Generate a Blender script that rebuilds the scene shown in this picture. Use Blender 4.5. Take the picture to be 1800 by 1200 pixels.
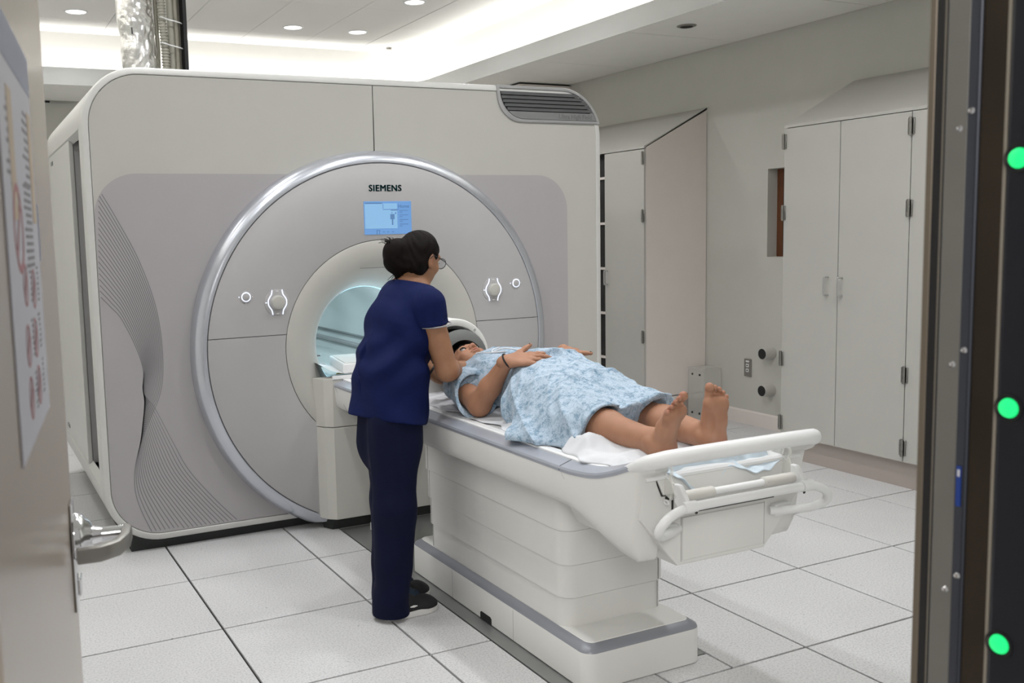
import bpy, bmesh, math, random
import numpy as np
from mathutils import Vector, Matrix
random.seed(7)
rng = np.random.default_rng(11)
C = bpy.context.scene.collection
for o in list(bpy.data.objects):
    bpy.data.objects.remove(o, do_unlink=True)

# ------------------------------------------------------------------ camera
scn = bpy.context.scene
cd = bpy.data.cameras.new('camera')
cam = bpy.data.objects.new('camera', cd); C.objects.link(cam)
cam.location = (-0.848, -3.677, 1.527)
cam.rotation_euler = (1.46226, 0.02482, -0.45470)
cd.sensor_width = 36.0
cd.lens = 1705.4 / 1800.0 * 36.0
cd.shift_x = (900 - 756.3) / 1800.0
cd.shift_y = -(600 - 595.6) / 1800.0
cd.clip_start = 0.02
cd.dof.use_dof = True; cd.dof.focus_distance = 4.4; cd.dof.aperture_fstop = 6.0
scn.camera = cam

# ------------------------------------------------------------------ world, exposure
w = bpy.data.worlds.new('world'); scn.world = w
w.use_nodes = True
w.node_tree.nodes['Background'].inputs[0].default_value = (1.0, 0.965, 0.93, 1)
w.node_tree.nodes['Background'].inputs[1].default_value = 0.75
scn.view_settings.view_transform = 'Standard'
scn.view_settings.look = 'None'
scn.view_settings.gamma = 1.0
scn.view_settings.use_curve_mapping = False
scn.view_settings.exposure = -0.95

# ------------------------------------------------------------------ room lights, plus added fill lamps
def area_light(name, loc, rot, sx, sy, power, col, shape='RECTANGLE', spread=math.pi):
    l = bpy.data.lights.new(name, 'AREA'); l.shape = shape
    l.size = sx
    if shape in ('RECTANGLE', 'ELLIPSE'): l.size_y = sy
    l.energy = power; l.color = col; l.spread = spread
    o = bpy.data.objects.new(name, l); C.objects.link(o)
    o.location = loc; o.rotation_euler = rot
    o['kind'] = 'structure'
    return o
WARM = (1.0, 0.985, 0.95)
CEIL_Z = 3.38
DOWN = [(0.17, 4.83), (2.0, 4.83), (2.62, 4.83), (2.62, 3.6), (0.17, 3.6), (0.17, 2.4), (2.62, 2.4),
        (0.17, 1.2), (0.17, 0.0), (1.40, 0.0), (2.62, 0.0), (0.17, -1.2), (1.40, -1.2), (2.62, -1.2),
        (-1.05, 2.4), (-1.05, 1.2), (-1.05, 0.0), (-1.05, -1.2)]  # last row, unseen on the left, is added to brighten the right wall
for i, (x, y) in enumerate(DOWN):
    area_light('downlight_lamp', (x, y, CEIL_Z - 0.03), (0, 0, 0), 0.15, 0.15, (18.0 if x > 0 else 7.5) * (1.25 if y < -1 and x > 1 else 1.0), (0.975, 0.985, 1.0), 'DISK', math.radians(152))
# cove lamps lie in the trough behind the fascia and wash the recess walls
area_light('cove_lamp', (3.575, 1.95, 3.03), (0, math.radians(180), 0), 0.05, 6.9, 58.0, WARM)
area_light('cove_lamp', (0.6, 5.59, 3.03), (math.radians(180), 0, 0), 5.2, 0.05, 58.0, WARM)
area_light('cove_lamp', (-1.79, 1.9, 3.03), (0, math.radians(180), 0), 0.05, 6.9, 80.0, WARM)
for sx in (1, -1):
    area_light('cove_lamp', (3.456 if sx > 0 else -1.66, 5.50, 3.03), (math.radians(180), 0, math.radians(45*sx)), 0.05, 0.40, 5.0, WARM)
# added fill lamp behind the camera, brightens the table end through the doorway
area_light('doorway_fill_lamp', (-1.7, -4.9, 2.7), (math.radians(40), 0, math.radians(-35)), 1.2, 1.2, 150.0, (1.0, 0.98, 0.96))
# light inside the bore
for y in (1.55, 2.2, 2.9):
    l = bpy.data.lights.new('bore_lamp', 'AREA'); l.shape = 'RECTANGLE'; l.size = 0.25; l.size_y = 0.3
    l.energy = 2.4; l.color = (0.70, 0.92, 1.0)
    o = bpy.data.objects.new('bore_lamp', l); C.objects.link(o); o.location = (1.18, y, 1.235)
    o['kind'] = 'structure'

for k in range(24):
    a = 2*math.pi*k/24
    l = bpy.data.lights.new('mouth_lamp', 'POINT'); l.energy = 0.12; l.color = (0.62, 0.86, 1.0); l.shadow_soft_size = 0.04
    if math.sin(a) < -.45: continue
    o = bpy.data.objects.new('mouth_lamp', l); C.objects.link(o)
    o.location = (1.18 + .255*math.cos(a), 1.350, .946 + .255*math.sin(a)); o['kind'] = 'structure'

# ------------------------------------------------------------------ materials
MATS = {}
def M(name, col, rough=0.5, metal=0.0, noise=None, bump=None, emit=None, coat=0.0, alpha=None, trans=0.0, spec=0.5, sheen=0.0):
    """noise=(scale, amount[, detail]) varies colour; bump=(scale, strength, distance)"""
    m = bpy.data.materials.new(name); m.use_nodes = True
    nt = m.node_tree; b = nt.nodes['Principled BSDF']
    c4 = (col[0], col[1], col[2], 1)
    b.inputs['Base Color'].default_value = c4
    b.inputs['Roughness'].default_value = rough
    b.inputs['Metallic'].default_value = metal
    b.inputs['Specular IOR Level'].default_value = spec
    b.inputs['Coat Weight'].default_value = coat
    b.inputs['Transmission Weight'].default_value = trans
    b.inputs['Sheen Weight'].default_value = sheen
    if alpha is not None: b.inputs['Alpha'].default_value = alpha
    if emit:
        b.inputs['Emission Color'].default_value = (emit[0], emit[1], emit[2], 1)
        b.inputs['Emission Strength'].default_value = emit[3]
    tc = nt.nodes.new('ShaderNodeTexCoord')
    if noise is None: noise = (6.0, 0.03)
    n = nt.nodes.new('ShaderNodeTexNoise'); n.inputs['Scale'].default_value = noise[0]
    n.inputs['Detail'].default_value = noise[2] if len(noise) > 2 else 3.0
    nt.links.new(tc.outputs['Object'], n.inputs['Vector'])
    mx = nt.nodes.new('ShaderNodeMixRGB'); mx.blend_type = 'MIX'
    a = noise[1]
    mx.inputs[1].default_value = (col[0]*(1-a), col[1]*(1-a), col[2]*(1-a), 1)
    mx.inputs[2].default_value = (min(1, col[0]*(1+a)), min(1, col[1]*(1+a)), min(1, col[2]*(1+a)), 1)
    nt.links.new(n.outputs['Fac'], mx.inputs[0])
    nt.links.new(mx.outputs[0], b.inputs['Base Color'])
    if bump:
        n2 = nt.nodes.new('ShaderNodeTexNoise'); n2.inputs['Scale'].default_value = bump[0]; n2.inputs['Detail'].default_value = 4.0
        nt.links.new(tc.outputs['Object'], n2.inputs['Vector'])
        bp = nt.nodes.new('ShaderNodeBump'); bp.inputs['Strength'].default_value = bump[1]; bp.inputs['Distance'].default_value = bump[2]
        nt.links.new(n2.outputs['Fac'], bp.inputs['Height']); nt.links.new(bp.outputs[0], b.inputs['Normal'])
    MATS[name] = m
    return m

cream = M('cream_plastic', (0.715, 0.71, 0.685), 0.42, bump=(60, 0.03, 0.002))
scan_cream = M('scanner_cream', (0.475, 0.465, 0.43), 0.42, bump=(60, 0.03, 0.002))
white_pl = M('white_plastic', (0.78, 0.785, 0.785), 0.35)
hull_white = M('hull_white', (0.60, 0.595, 0.57), 0.4)
lilac = M('lilac_panel', (0.385, 0.365, 0.372), 0.38)
lilac_line = M('grey_print', (0.20, 0.195, 0.20), 0.5)
silver = M('silver_paint', (0.56, 0.58, 0.63), 0.27, 0.75)
band_grey = M('band_grey', (0.25, 0.26, 0.29), 0.38, 0.2)
rim_grey = M('rim_grey', (0.37, 0.39, 0.44), 0.33, 0.3)
disc_grey = M('disc_grey', (0.42, 0.41, 0.41), 0.4)
gap_dark = M('gap_dark', (0.016, 0.016, 0.016), 0.7)
plinth_dark = M('plinth_dark', (0.018, 0.022, 0.02), 0.6)
bore_blue = M('bore_liner', (0.72, 0.75, 0.74), 0.35)
vent_grey = M('vent_grey', (0.23, 0.235, 0.235), 0.45, 0.3)
grip = M('grip_cream', (0.58, 0.57, 0.53), 0.6)
vent_slat = M('vent_slat', (0.055, 0.058, 0.058), 0.6)
logo_teal = M('logo_teal', (0.005, 0.075, 0.085), 0.5)
steel = M('brushed_steel', (0.62, 0.62, 0.62), 0.28, 1.0)
chrome = M('chrome', (0.80, 0.81, 0.83), 0.10, 1.0)
dull_steel = M('dull_steel', (0.30, 0.29, 0.27), 0.4, 0.9)
wallm = M('wall_paint', (0.60, 0.595, 0.545), 0.75, bump=(90, 0.05, 0.002))
ceilm = M('ceiling_paint', (0.93, 0.925, 0.88), 0.8)
recess_m = M('recess_paint', (0.62, 0.61, 0.58), 0.8)
ceil_tile_m = M('ceiling_tile', (0.90, 0.89, 0.86), 0.85, noise=(3, 0.02), bump=(220, 0.06, 0.002))
fasciam = M('fascia_paint', (0.56, 0.565, 0.55), 0.6)
cabm = M('cabinet_laminate', (0.50, 0.49, 0.455), 0.45)
cab_side = M('cabinet_side', (0.80, 0.735, 0.69), 0.5)
kickm = M('kick_board', (0.41, 0.36, 0.325), 0.5)
black = M('black_plastic', (0.008, 0.008, 0.009), 0.45)
wood = M('brown_wood', (0.16, 0.055, 0.02), 0.5, noise=(14, 0.4))
doorm = M('door_laminate', (0.40, 0.345, 0.285), 0.24, noise=(2, 0.03), spec=0.4)
paper = M('poster_paper', (0.50, 0.50, 0.54), 0.5)
ink_grey = M('ink_grey', (0.22, 0.21, 0.22), 0.6)
ink_red = M('ink_red', (0.38, 0.17, 0.18), 0.6)
ink_blue = M('ink_blue', (0.27, 0.29, 0.36), 0.6)
ink_orange = M('ink_orange', (0.50, 0.41, 0.30), 0.6)
sheetm = M('white_sheet', (0.63, 0.645, 0.67), 0.8, bump=(40, 0.15, 0.004), sheen=0.2)
padblue = M('pale_blue_pad', (0.66, 0.76, 0.84), 0.5, bump=(25, 0.2, 0.005))
foam = M('grey_foam', (0.13, 0.135, 0.13), 0.85)
coil_in = M('coil_lining', (0.09, 0.095, 0.10), 0.5)
scrub = M('navy_scrub', (0.0014, 0.0065, 0.056), 0.8, noise=(9, 0.15), bump=(14, 0.25, 0.012), sheen=0.0, spec=0.2)
scrub2 = M('navy_scrub_trousers', (0.0010, 0.0030, 0.022), 0.8, noise=(9, 0.15), bump=(10, 0.25, 0.012), sheen=0.0, spec=0.2)
trimg = M('grey_trim', (0.35, 0.34, 0.36), 0.8)
hairm = M('dark_hair', (0.0055, 0.0034, 0.0028), 0.65, noise=(60, 0.4), bump=(90, 0.4, 0.003), spec=0.10)
shoe_black = M('shoe_black', (0.008, 0.008, 0.010), 0.7)
shoe_white = M('shoe_white', (0.72, 0.71, 0.69), 0.6)
sock_grey = M('sock_teal', (0.010, 0.025, 0.05), 0.8)
foil = M('aluminium_foil', (0.74, 0.735, 0.72), 0.30, 1.0, bump=(16, 0.7, 0.012))
hose_grey = M('hose_grey', (0.33, 0.32, 0.27), 0.55)
cable_grey = M('cable_grey', (0.22, 0.205, 0.165), 0.5)
yellow = M('warning_yellow', (0.75, 0.60, 0.05), 0.5)
plate_steel = M('floor_plate', (0.30, 0.31, 0.30), 0.38, 0.55, noise=(5, 0.18))
green_led = M('green_led', (0.0, 0.3, 0.1), 0.4, emit=(0.02, 1.0, 0.24, 1.7))
white_led = M('white_led', (0.7, 0.75, 0.9), 0.4, emit=(0.75, 0.82, 1.0, 2.2))
lamp_face = M('lamp_face', (0.9, 0.9, 0.88), 0.5, emit=(1.0, 0.98, 0.94, 6.0))
frame_tan = M('frame_tan', (0.17, 0.14, 0.105), 0.45, 0.4)
frame_grey = M('frame_grey', (0.17, 0.165, 0.15), 0.5, 0.3, noise=(12, 0.12))
frame_blue = M('frame_bluegrey', (0.055, 0.06, 0.075), 0.45, 0.5, noise=(10, 0.1))
frame_brown = M('frame_brown', (0.035, 0.026, 0.018), 0.4, 0.5, noise=(5, 0.5))
frame_light = M('frame_lightedge', (0.32, 0.29, 0.24), 0.4, 0.5)
post_black = M('post_black', (0.006, 0.007, 0.012), 0.35)
sticker_blue = M('sticker_blue', (0.01, 0.04, 0.22), 0.4)
plexi = M('clear_acrylic', (0.85, 0.85, 0.80), 0.12, alpha=0.38)
outlet_grey = M('outlet_plate', (0.26, 0.245, 0.225), 0.4, 0.4)
nail_dark = M('nail_polish', (0.035, 0.022, 0.018), 0.25)
eye_white = M('eye_white', (0.45, 0.42, 0.39), 0.25)
eye_dark = M('eye_iris', (0.02, 0.010, 0.006), 0.15)
lens_glass = M('lens_glass', (0.9, 0.95, 0.95), 0.03, trans=1.0)
hair_tie = M('hair_tie', (0.012, 0.010, 0.012), 0.8)

def floor_tile_material():
    m = bpy.data.materials.new('floor_tile'); m.use_nodes = True
    nt = m.node_tree; b = nt.nodes['Principled BSDF']
    b.inputs['Roughness'].default_value = 0.42
    g = nt.nodes.new('ShaderNodeNewGeometry')
    n = nt.nodes.new('ShaderNodeTexNoise'); n.inputs['Scale'].default_value = 130; n.inputs['Detail'].default_value = 5
    n2 = nt.nodes.new('ShaderNodeTexNoise'); n2.inputs['Scale'].default_value = 3; n2.inputs['Detail'].default_value = 2
    v = nt.nodes.new('ShaderNodeTexVoronoi'); v.inputs['Scale'].default_value = 9.0
    for x in (n, n2, v): nt.links.new(g.outputs['Position'], x.inputs['Vector'])
    r = nt.nodes.new('ShaderNodeValToRGB')
    r.color_ramp.elements[0].position = 0.32; r.color_ramp.elements[0].color = (0.50, 0.50, 0.505, 1)
    r.color_ramp.elements[1].position = 0.55; r.color_ramp.elements[1].color = (0.685, 0.68, 0.685, 1)
    nt.links.new(n.outputs['Fac'], r.inputs[0])
    mx = nt.nodes.new('ShaderNodeMixRGB'); mx.blend_type = 'MULTIPLY'; mx.inputs[0].default_value = 0.12
    nt.links.new(r.outputs[0], mx.inputs[1]); nt.links.new(n2.outputs['Fac'], mx.inputs[2])
    r2 = nt.nodes.new('ShaderNodeValToRGB')          # a few dark scuffs
    r2.color_ramp.elements[0].position = 0.025; r2.color_ramp.elements[0].color = (0.35, 0.34, 0.33, 1)
    r2.color_ramp.elements[1].position = 0.05; r2.color_ramp.elements[1].color = (1, 1, 1, 1)
    nt.links.new(v.outputs['Distance'], r2.inputs[0])
    mx2 = nt.nodes.new('ShaderNodeMixRGB'); mx2.blend_type = 'MULTIPLY'; mx2.inputs[0].default_value = 0.6
    nt.links.new(mx.outputs[0], mx2.inputs[1]); nt.links.new(r2.outputs[0], mx2.inputs[2])
    nt.links.new(mx2.outputs[0], b.inputs['Base Color'])
    return m
floor_tile_m = floor_tile_material()

def skin_material(name, base, red):
    m = bpy.data.materials.new(name); m.use_nodes = True
    nt = m.node_tree; b = nt.nodes['Principled BSDF']
    b.inputs['Roughness'].default_value = 0.5
    b.inputs['Specular IOR Level'].default_value = 0.35
    b.inputs['Subsurface Weight'].default_value = 0.08
    b.inputs['Subsurface Radius'].default_value = (0.02, 0.008, 0.004)
    g = nt.nodes.new('ShaderNodeNewGeometry')
    n = nt.nodes.new('ShaderNodeTexNoise'); n.inputs['Scale'].default_value = 14; n.inputs['Detail'].default_value = 4
    nt.links.new(g.outputs['Position'], n.inputs['Vector'])
    at = nt.nodes.new('ShaderNodeAttribute'); at.attribute_name = 'tint'
    r = nt.nodes.new('ShaderNodeValToRGB')
    r.color_ramp.elements[0].position = 0.35; r.color_ramp.elements[0].color = (base[0]*.88, base[1]*.84, base[2]*.82, 1)
    r.color_ramp.elements[1].position = 0.7; r.color_ramp.elements[1].color = (base[0]*1.06, base[1]*1.05, base[2]*1.05, 1)
    nt.links.new(n.outputs['Fac'], r.inputs[0])
    mx = nt.nodes.new('ShaderNodeMixRGB'); mx.blend_type = 'MIX'
    mx.inputs[2].default_value = (red[0], red[1], red[2], 1)
    nt.links.new(at.outputs['Fac'], mx.inputs[0]); nt.links.new(r.outputs[0], mx.inputs[1])
    nt.links.new(mx.outputs[0], b.inputs['Base Color'])
    n2 = nt.nodes.new('ShaderNodeTexNoise'); n2.inputs['Scale'].default_value = 120
    nt.links.new(g.outputs['Position'], n2.inputs['Vector'])
    bp = nt.nodes.new('ShaderNodeBump'); bp.inputs['Strength'].default_value = 0.12; bp.inputs['Distance'].default_value = 0.002
    nt.links.new(n2.outputs['Fac'], bp.inputs['Height']); nt.links.new(bp.outputs[0], b.inputs['Normal'])
    return m
skin_p = skin_material('skin_patient', (0.37, 0.19, 0.115), (0.32, 0.085, 0.065))
skin_n = skin_material('skin_technologist', (0.32, 0.165, 0.092), (0.28, 0.085, 0.06))

def gown_material():
    m = bpy.data.materials.new('gown_print'); m.use_nodes = True
    nt = m.node_tree; b = nt.nodes['Principled BSDF']
    b.inputs['Roughness'].default_value = 0.85; b.inputs['Sheen Weight'].default_value = 0.15
    tc = nt.nodes.new('ShaderNodeTexCoord')
    n1 = nt.nodes.new('ShaderNodeTexNoise'); n1.inputs['Scale'].default_value = 95; n1.inputs['Detail'].default_value = 3; n1.inputs['Distortion'].default_value = 1.5
    n2 = nt.nodes.new('ShaderNodeTexNoise'); n2.inputs['Scale'].default_value = 34; n2.inputs['Detail'].default_value = 3; n2.inputs['Distortion'].default_value = 0.6
    v = nt.nodes.new('ShaderNodeTexVoronoi'); v.inputs['Scale'].default_value = 46; v.feature = 'DISTANCE_TO_EDGE'
    for x in (n1, n2, v): nt.links.new(tc.outputs['Object'], x.inputs['Vector'])
    r1 = nt.nodes.new('ShaderNodeValToRGB')
    e = r1.color_ramp.elements
    e[0].position = 0.37; e[0].color = (0.135, 0.235, 0.325, 1)
    e[1].position = 0.54; e[1].color = (0.40, 0.49, 0.585, 1)
    mm = nt.nodes.new('ShaderNodeMath'); mm.operation = 'ADD'
    m2 = nt.nodes.new('ShaderNodeMath'); m2.operation = 'MULTIPLY'; m2.inputs[1].default_value = 0.5
    nt.links.new(n1.outputs['Fac'], mm.inputs[0]); nt.links.new(n2.outputs['Fac'], mm.inputs[1])
    nt.links.new(mm.outputs[0], m2.inputs[0])
    nt.links.new(m2.outputs[0], r1.inputs[0])
    r2 = nt.nodes.new('ShaderNodeValToRGB')
    r2.color_ramp.elements[0].position = 0.0; r2.color_ramp.elements[0].color = (0.66, 0.73, 0.80, 1)
    r2.color_ramp.elements[1].position = 0.06; r2.color_ramp.elements[1].color = (1, 1, 1, 1)
    nt.links.new(v.outputs['Distance'], r2.inputs[0])
    mx = nt.nodes.new('ShaderNodeMixRGB'); mx.blend_type = 'MULTIPLY'; mx.inputs[0].default_value = 0.7
    nt.links.new(r1.outputs[0], mx.inputs[1]); nt.links.new(r2.outputs[0], mx.inputs[2])
    nt.links.new(mx.outputs[0], b.inputs['Base Color'])
    n3 = nt.nodes.new('ShaderNodeTexNoise'); n3.inputs['Scale'].default_value = 18; n3.inputs['Detail'].default_value = 3
    nt.links.new(tc.outputs['Object'], n3.inputs['Vector'])
    bp = nt.nodes.new('ShaderNodeBump'); bp.inputs['Strength'].default_value = 0.35; bp.inputs['Distance'].default_value = 0.012
    nt.links.new(n3.outputs['Fac'], bp.inputs['Height']); nt.links.new(bp.outputs[0], b.inputs['Normal'])
    return m
gownm = gown_material()

# ------------------------------------------------------------------ object helpers
ORG = {}          # world origin of every object
def world_origin(o): return ORG.get(o.name, Vector((0, 0, 0)))
def reg(o, org): ORG[o.name] = Vector(org)

def thing(name, loc, label=None, cat=None, group=None, kind=None):
    o = bpy.data.objects.new(name, None); C.objects.link(o)
    o.location = loc; o.empty_display_size = 0.1; reg(o, loc)
    tag(o, label, cat, group, kind)
    return o
def tag(o, label=None, cat=None, group=None, kind=None):
    if label: o['label'] = label
    if cat: o['category'] = cat
    if group: o['group'] = group
    if kind: o['kind'] = kind
    return o

def obj(name, data, mat, parent=None, label=None, kind=None, smooth=False, origin=None, angle=40):
    """data: bmesh or (verts, faces) in WORLD coordinates -> one mesh object with its own origin"""
    me = bpy.data.meshes.new(name)
    if isinstance(data, bmesh.types.BMesh):
        bmesh.ops.recalc_face_normals(data, faces=data.faces)
        data.to_mesh(me); data.free()
    else:
        v, f = data[0], data[1]
        me.from_pydata([tuple(map(float, q)) for q in v] if not isinstance(v, np.ndarray) else v.tolist(), [], f if isinstance(f, list) else f.tolist())
    me.update()
    n = len(me.vertices)
    co = np.empty(n*3, np.float32); me.vertices.foreach_get('co', co); co = co.reshape(-1, 3)
    if origin is None:
        mn, mxx = co.min(0), co.max(0)
        origin = ((mn[0]+mxx[0])/2, (mn[1]+mxx[1])/2, mn[2] if parent is None else (mn[2]+mxx[2])/2)
    co = co - np.array(origin, np.float32)
    me.vertices.foreach_set('co', co.ravel())
    if isinstance(mat, (list, tuple)):
        for q in mat: me.materials.append(q)
    else:
        me.materials.append(mat)
    if smooth:
        me.polygons.foreach_set('use_smooth', [True]*len(me.polygons))
        if angle < 180:
            try: me.set_sharp_from_angle(angle=math.radians(angle))
            except Exception: pass
    me.update()
    o = bpy.data.objects.new(name, me); C.objects.link(o)
    if parent is not None:
        o.parent = parent
        o.location = Vector(origin) - world_origin(parent)
    else:
        o.location = origin
    reg(o, origin)
    if label: o['label'] = label
    if kind: o['kind'] = kind
    return o

def struct(name, data, mat, parent=None, smooth=False, origin=None):
    return obj(name, data, mat, parent, kind='structure', smooth=smooth, origin=origin)

def copy_part(src, parent, offset):
    """linked copy of a part placed at its source position + offset (world)"""
    c = src.copy(); C.objects.link(c)
    org = world_origin(src) + Vector(offset)
    c.parent = parent
    c.location = org - world_origin(parent) if parent else org
    reg(c, org)
    return c

def bm_box(x0, x1, y0, y1, z0, z1, bev=0.0, seg=2, bm=None):
    own = bm is None
    b2 = bmesh.new()
    bmesh.ops.create_cube(b2, size=1.0)
    for v in b2.verts:
        v.co = Vector(((x0+x1)/2 + v.co.x*(x1-x0), (y0+y1)/2 + v.co.y*(y1-y0), (z0+z1)/2 + v.co.z*(z1-z0)))
    if bev > 0:
        bmesh.ops.bevel(b2, geom=list(b2.edges), offset=bev, segments=seg, profile=0.5, affect='EDGES')
    if own: return b2
    join(bm, b2); return bm
def join(bm, b2):
    me = bpy.data.meshes.new('tmp'); b2.to_mesh(me); b2.free(); bm.from_mesh(me); bpy.data.meshes.remove(me)

def bm_prism(poly, axis, d0, d1, bev=0.0, seg=2):
    """poly: 2D points; axis 'x': (y,z), 'y': (x,z), 'z': (x,y); extruded d0..d1"""
    bm = bmesh.new()
    def P(a, b, d):
        return {'x': (d, a, b), 'y': (a, d, b), 'z': (a, b, d)}[axis]
    va = [bm.verts.new(P(a, b, d0)) for a, b in poly]
    vb = [bm.verts.new(P(a, b, d1)) for a, b in poly]
    n = len(poly)
    f1 = bm.faces.new(va); f2 = bm.faces.new(list(reversed(vb)))
    for i in range(n):
        bm.faces.new((va[(i+1) % n], va[i], vb[i], vb[(i+1) % n]))
    bmesh.ops.recalc_face_normals(bm, faces=bm.faces)
    if bev > 0:
        ed = [e for e in bm.edges if (e.verts[0] in va and e.verts[1] in va) or (e.verts[0] in vb and e.verts[1] in vb)]
        bmesh.ops.bevel(bm, geom=ed, offset=bev, segments=seg, profile=0.5, affect='EDGES')
    bmesh.ops.triangulate(bm, faces=[f for f in bm.faces if len(f.verts) > 4])
    return bm

def rrect(x0, z0, x1, z1, r, n=8):
    """rounded rectangle; r one radius or four (bl, br, tr, tl)"""
    if not isinstance(r, (list, tuple)): r = (r,)*4
    pts = []
    for (cx, cz, a0, rr) in ((x0+r[0], z0+r[0], 180, r[0]), (x1-r[1], z0+r[1], 270, r[1]), (x1-r[2], z1-r[2], 0, r[2]), (x0+r[3], z1-r[3], 90, r[3])):
        if rr <= 1e-6: pts.append((cx, cz)); continue
        for i in range(n+1):
            a = math.radians(a0 + 90*i/n); pts.append((cx+rr*math.cos(a), cz+rr*math.sin(a)))
    return pts

def bm_loops(loops, closed_u=True, cap0=False, cap1=False, bm=None):
    """bridge successive loops of 3D points"""
    own = bm is None
    if own: bm = bmesh.new()
    vs = [[bm.verts.new(p) for p in L] for L in loops]
    n = len(loops[0])
    for a, b in zip(vs, vs[1:]):
        for i in range(n if closed_u else n-1):
            j = (i+1) % n
            bm.faces.new((a[i], a[j], b[j], b[i]))
    if cap0: bm.faces.new(list(reversed(vs[0])))
    if cap1: bm.faces.new(vs[-1])
    return bm

def bm_lathe(profile, origin, axis='y', n=64, a0=0.0, a1=360.0, bm=None, cap=False):
    """profile [(r, d)] revolved about axis through origin"""
    own = bm is None
    if own: bm = bmesh.new()
    full = abs(a1-a0) >= 359.9
    k = n if full else n+1
    loops = []
    for r, d in profile:
        L = []
        for i in range(k):
            a = math.radians(a0 + (a1-a0)*i/n)
            c, s = r*math.cos(a), r*math.sin(a)
            if axis == 'y': p = (origin[0]+c, origin[1]+d, origin[2]+s)
            elif axis == 'z': p = (origin[0]+c, origin[1]+s, origin[2]+d)
            else: p = (origin[0]+d, origin[1]+c, origin[2]+s)
            L.append(p)
        loops.append(L)
    bm_loops(loops, full, cap and full, cap and full, bm)
    return bm

def catmull(pts, sub=8, closed=False):
    P = [Vector(p) for p in pts]; out = []
    n = len(P)
    rngi = range(n) if closed else range(n-1)
    for i in rngi:
        if closed: p0, p1, p2, p3 = P[(i-1) % n], P[i], P[(i+1) % n], P[(i+2) % n]
        else: p0, p1, p2, p3 = P[max(i-1, 0)], P[i], P[i+1], P[min(i+2, n-1)]
        for k in range(sub):
            t = k/sub
            out.append(0.5*((2*p1)+(p2-p0)*t+(2*p0-5*p1+4*p2-p3)*t*t+(3*p1-p0-3*p2+p3)*t**3))
    if not closed: out.append(P[-1].copy())
    return out

def bm_tube(path, r, n=12, cap=True, closed=False, bm=None, flat=None):
    """tube along path; r number or list; flat=(ry_scale)"""
    own = bm is None
    if own: bm = bmesh.new()
    P = [Vector(p) for p in path]; m = len(P)
    R_ = r if isinstance(r, (list, tuple)) else [r]*m
    t0 = (P[1]-P[0]).normalized()
    up = Vector((0, 0, 1)) if abs(t0.z) < 0.9 else Vector((1, 0, 0))
    nrm = (up - t0*up.dot(t0)).normalized()
    loops = []
    for i in range(m):
        if closed: t = (P[(i+1) % m]-P[i-1]).normalized()
        else: t = (P[min(i+1, m-1)]-P[max(i-1, 0)]).normalized()
        nrm = (nrm - t*nrm.dot(t)).normalized()
        bn = t.cross(nrm)
        L = []
        for k in range(n):
            a = 2*math.pi*k/n
            L.append(P[i] + nrm*(math.cos(a)*R_[i]*(flat or 1.0)) + bn*(math.sin(a)*R_[i]))
        loops.append(L)
    if closed:
        loops.append(loops[0]); 
        vs = [[bm.verts.new(p) for p in L] for L in loops[:-1]]; vs.append(vs[0])
        for a, b in zip(vs, vs[1:]):
            for i in range(n):
                j = (i+1) % n; bm.faces.new((a[i], a[j], b[j], b[i]))
    else:
        bm_loops(loops, True, cap, cap, bm)
    return bm

def bm_text(txt, size, origin, xdir, ydir, depth=0.001, bold=0.0, align='CENTER', spacing=1.0):
    cu = bpy.data.curves.new('txt', 'FONT'); cu.body = txt; cu.size = size; cu.extrude = depth/2
    cu.offset = bold; cu.align_x = align; cu.align_y = 'CENTER'; cu.space_character = spacing
    cu.resolution_u = 3
    o = bpy.data.objects.new('txt', cu); C.objects.link(o)
    dg = bpy.context.evaluated_depsgraph_get()
    me = bpy.data.meshes.new_from_object(o.evaluated_get(dg))
    bpy.data.objects.remove(o); bpy.data.curves.remove(cu)
    X = Vector(xdir).normalized(); Y = Vector(ydir).normalized(); Z = X.cross(Y)
    mat = Matrix((( X.x, Y.x, Z.x, origin[0]), (X.y, Y.y, Z.y, origin[1]), (X.z, Y.z, Z.z, origin[2]), (0, 0, 0, 1)))
    me.transform(mat)
    bm = bmesh.new(); bm.from_mesh(me); bpy.data.meshes.remove(me)
    return bm

def clip(bm, co, no):
    bmesh.ops.bisect_plane(bm, geom=list(bm.verts)+list(bm.edges)+list(bm.faces), plane_co=co, plane_no=no, clear_outer=True)
    return bm

def grid_patch(fn, u0, u1, v0, v1, nu, nv):
    U = np.linspace(u0, u1, nu); V = np.linspace(v0, v1, nv)
    uu, vv = np.meshgrid(U, V, indexing='ij')
    p = fn(uu, vv)
    verts = np.stack([q.ravel() for q in p], 1)
    idx = np.arange(nu*nv).reshape(nu, nv)
    faces = np.stack([idx[:-1, :-1], idx[1:, :-1], idx[1:, 1:], idx[:-1, 1:]], -1).reshape(-1, 4)
    return verts, faces
# ================================================================== ROOM
T = 0.61
X0, X1, Y0, Y1 = -2.2, 4.57, -2.75, 6.64
LOWZ = 2.908
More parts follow.
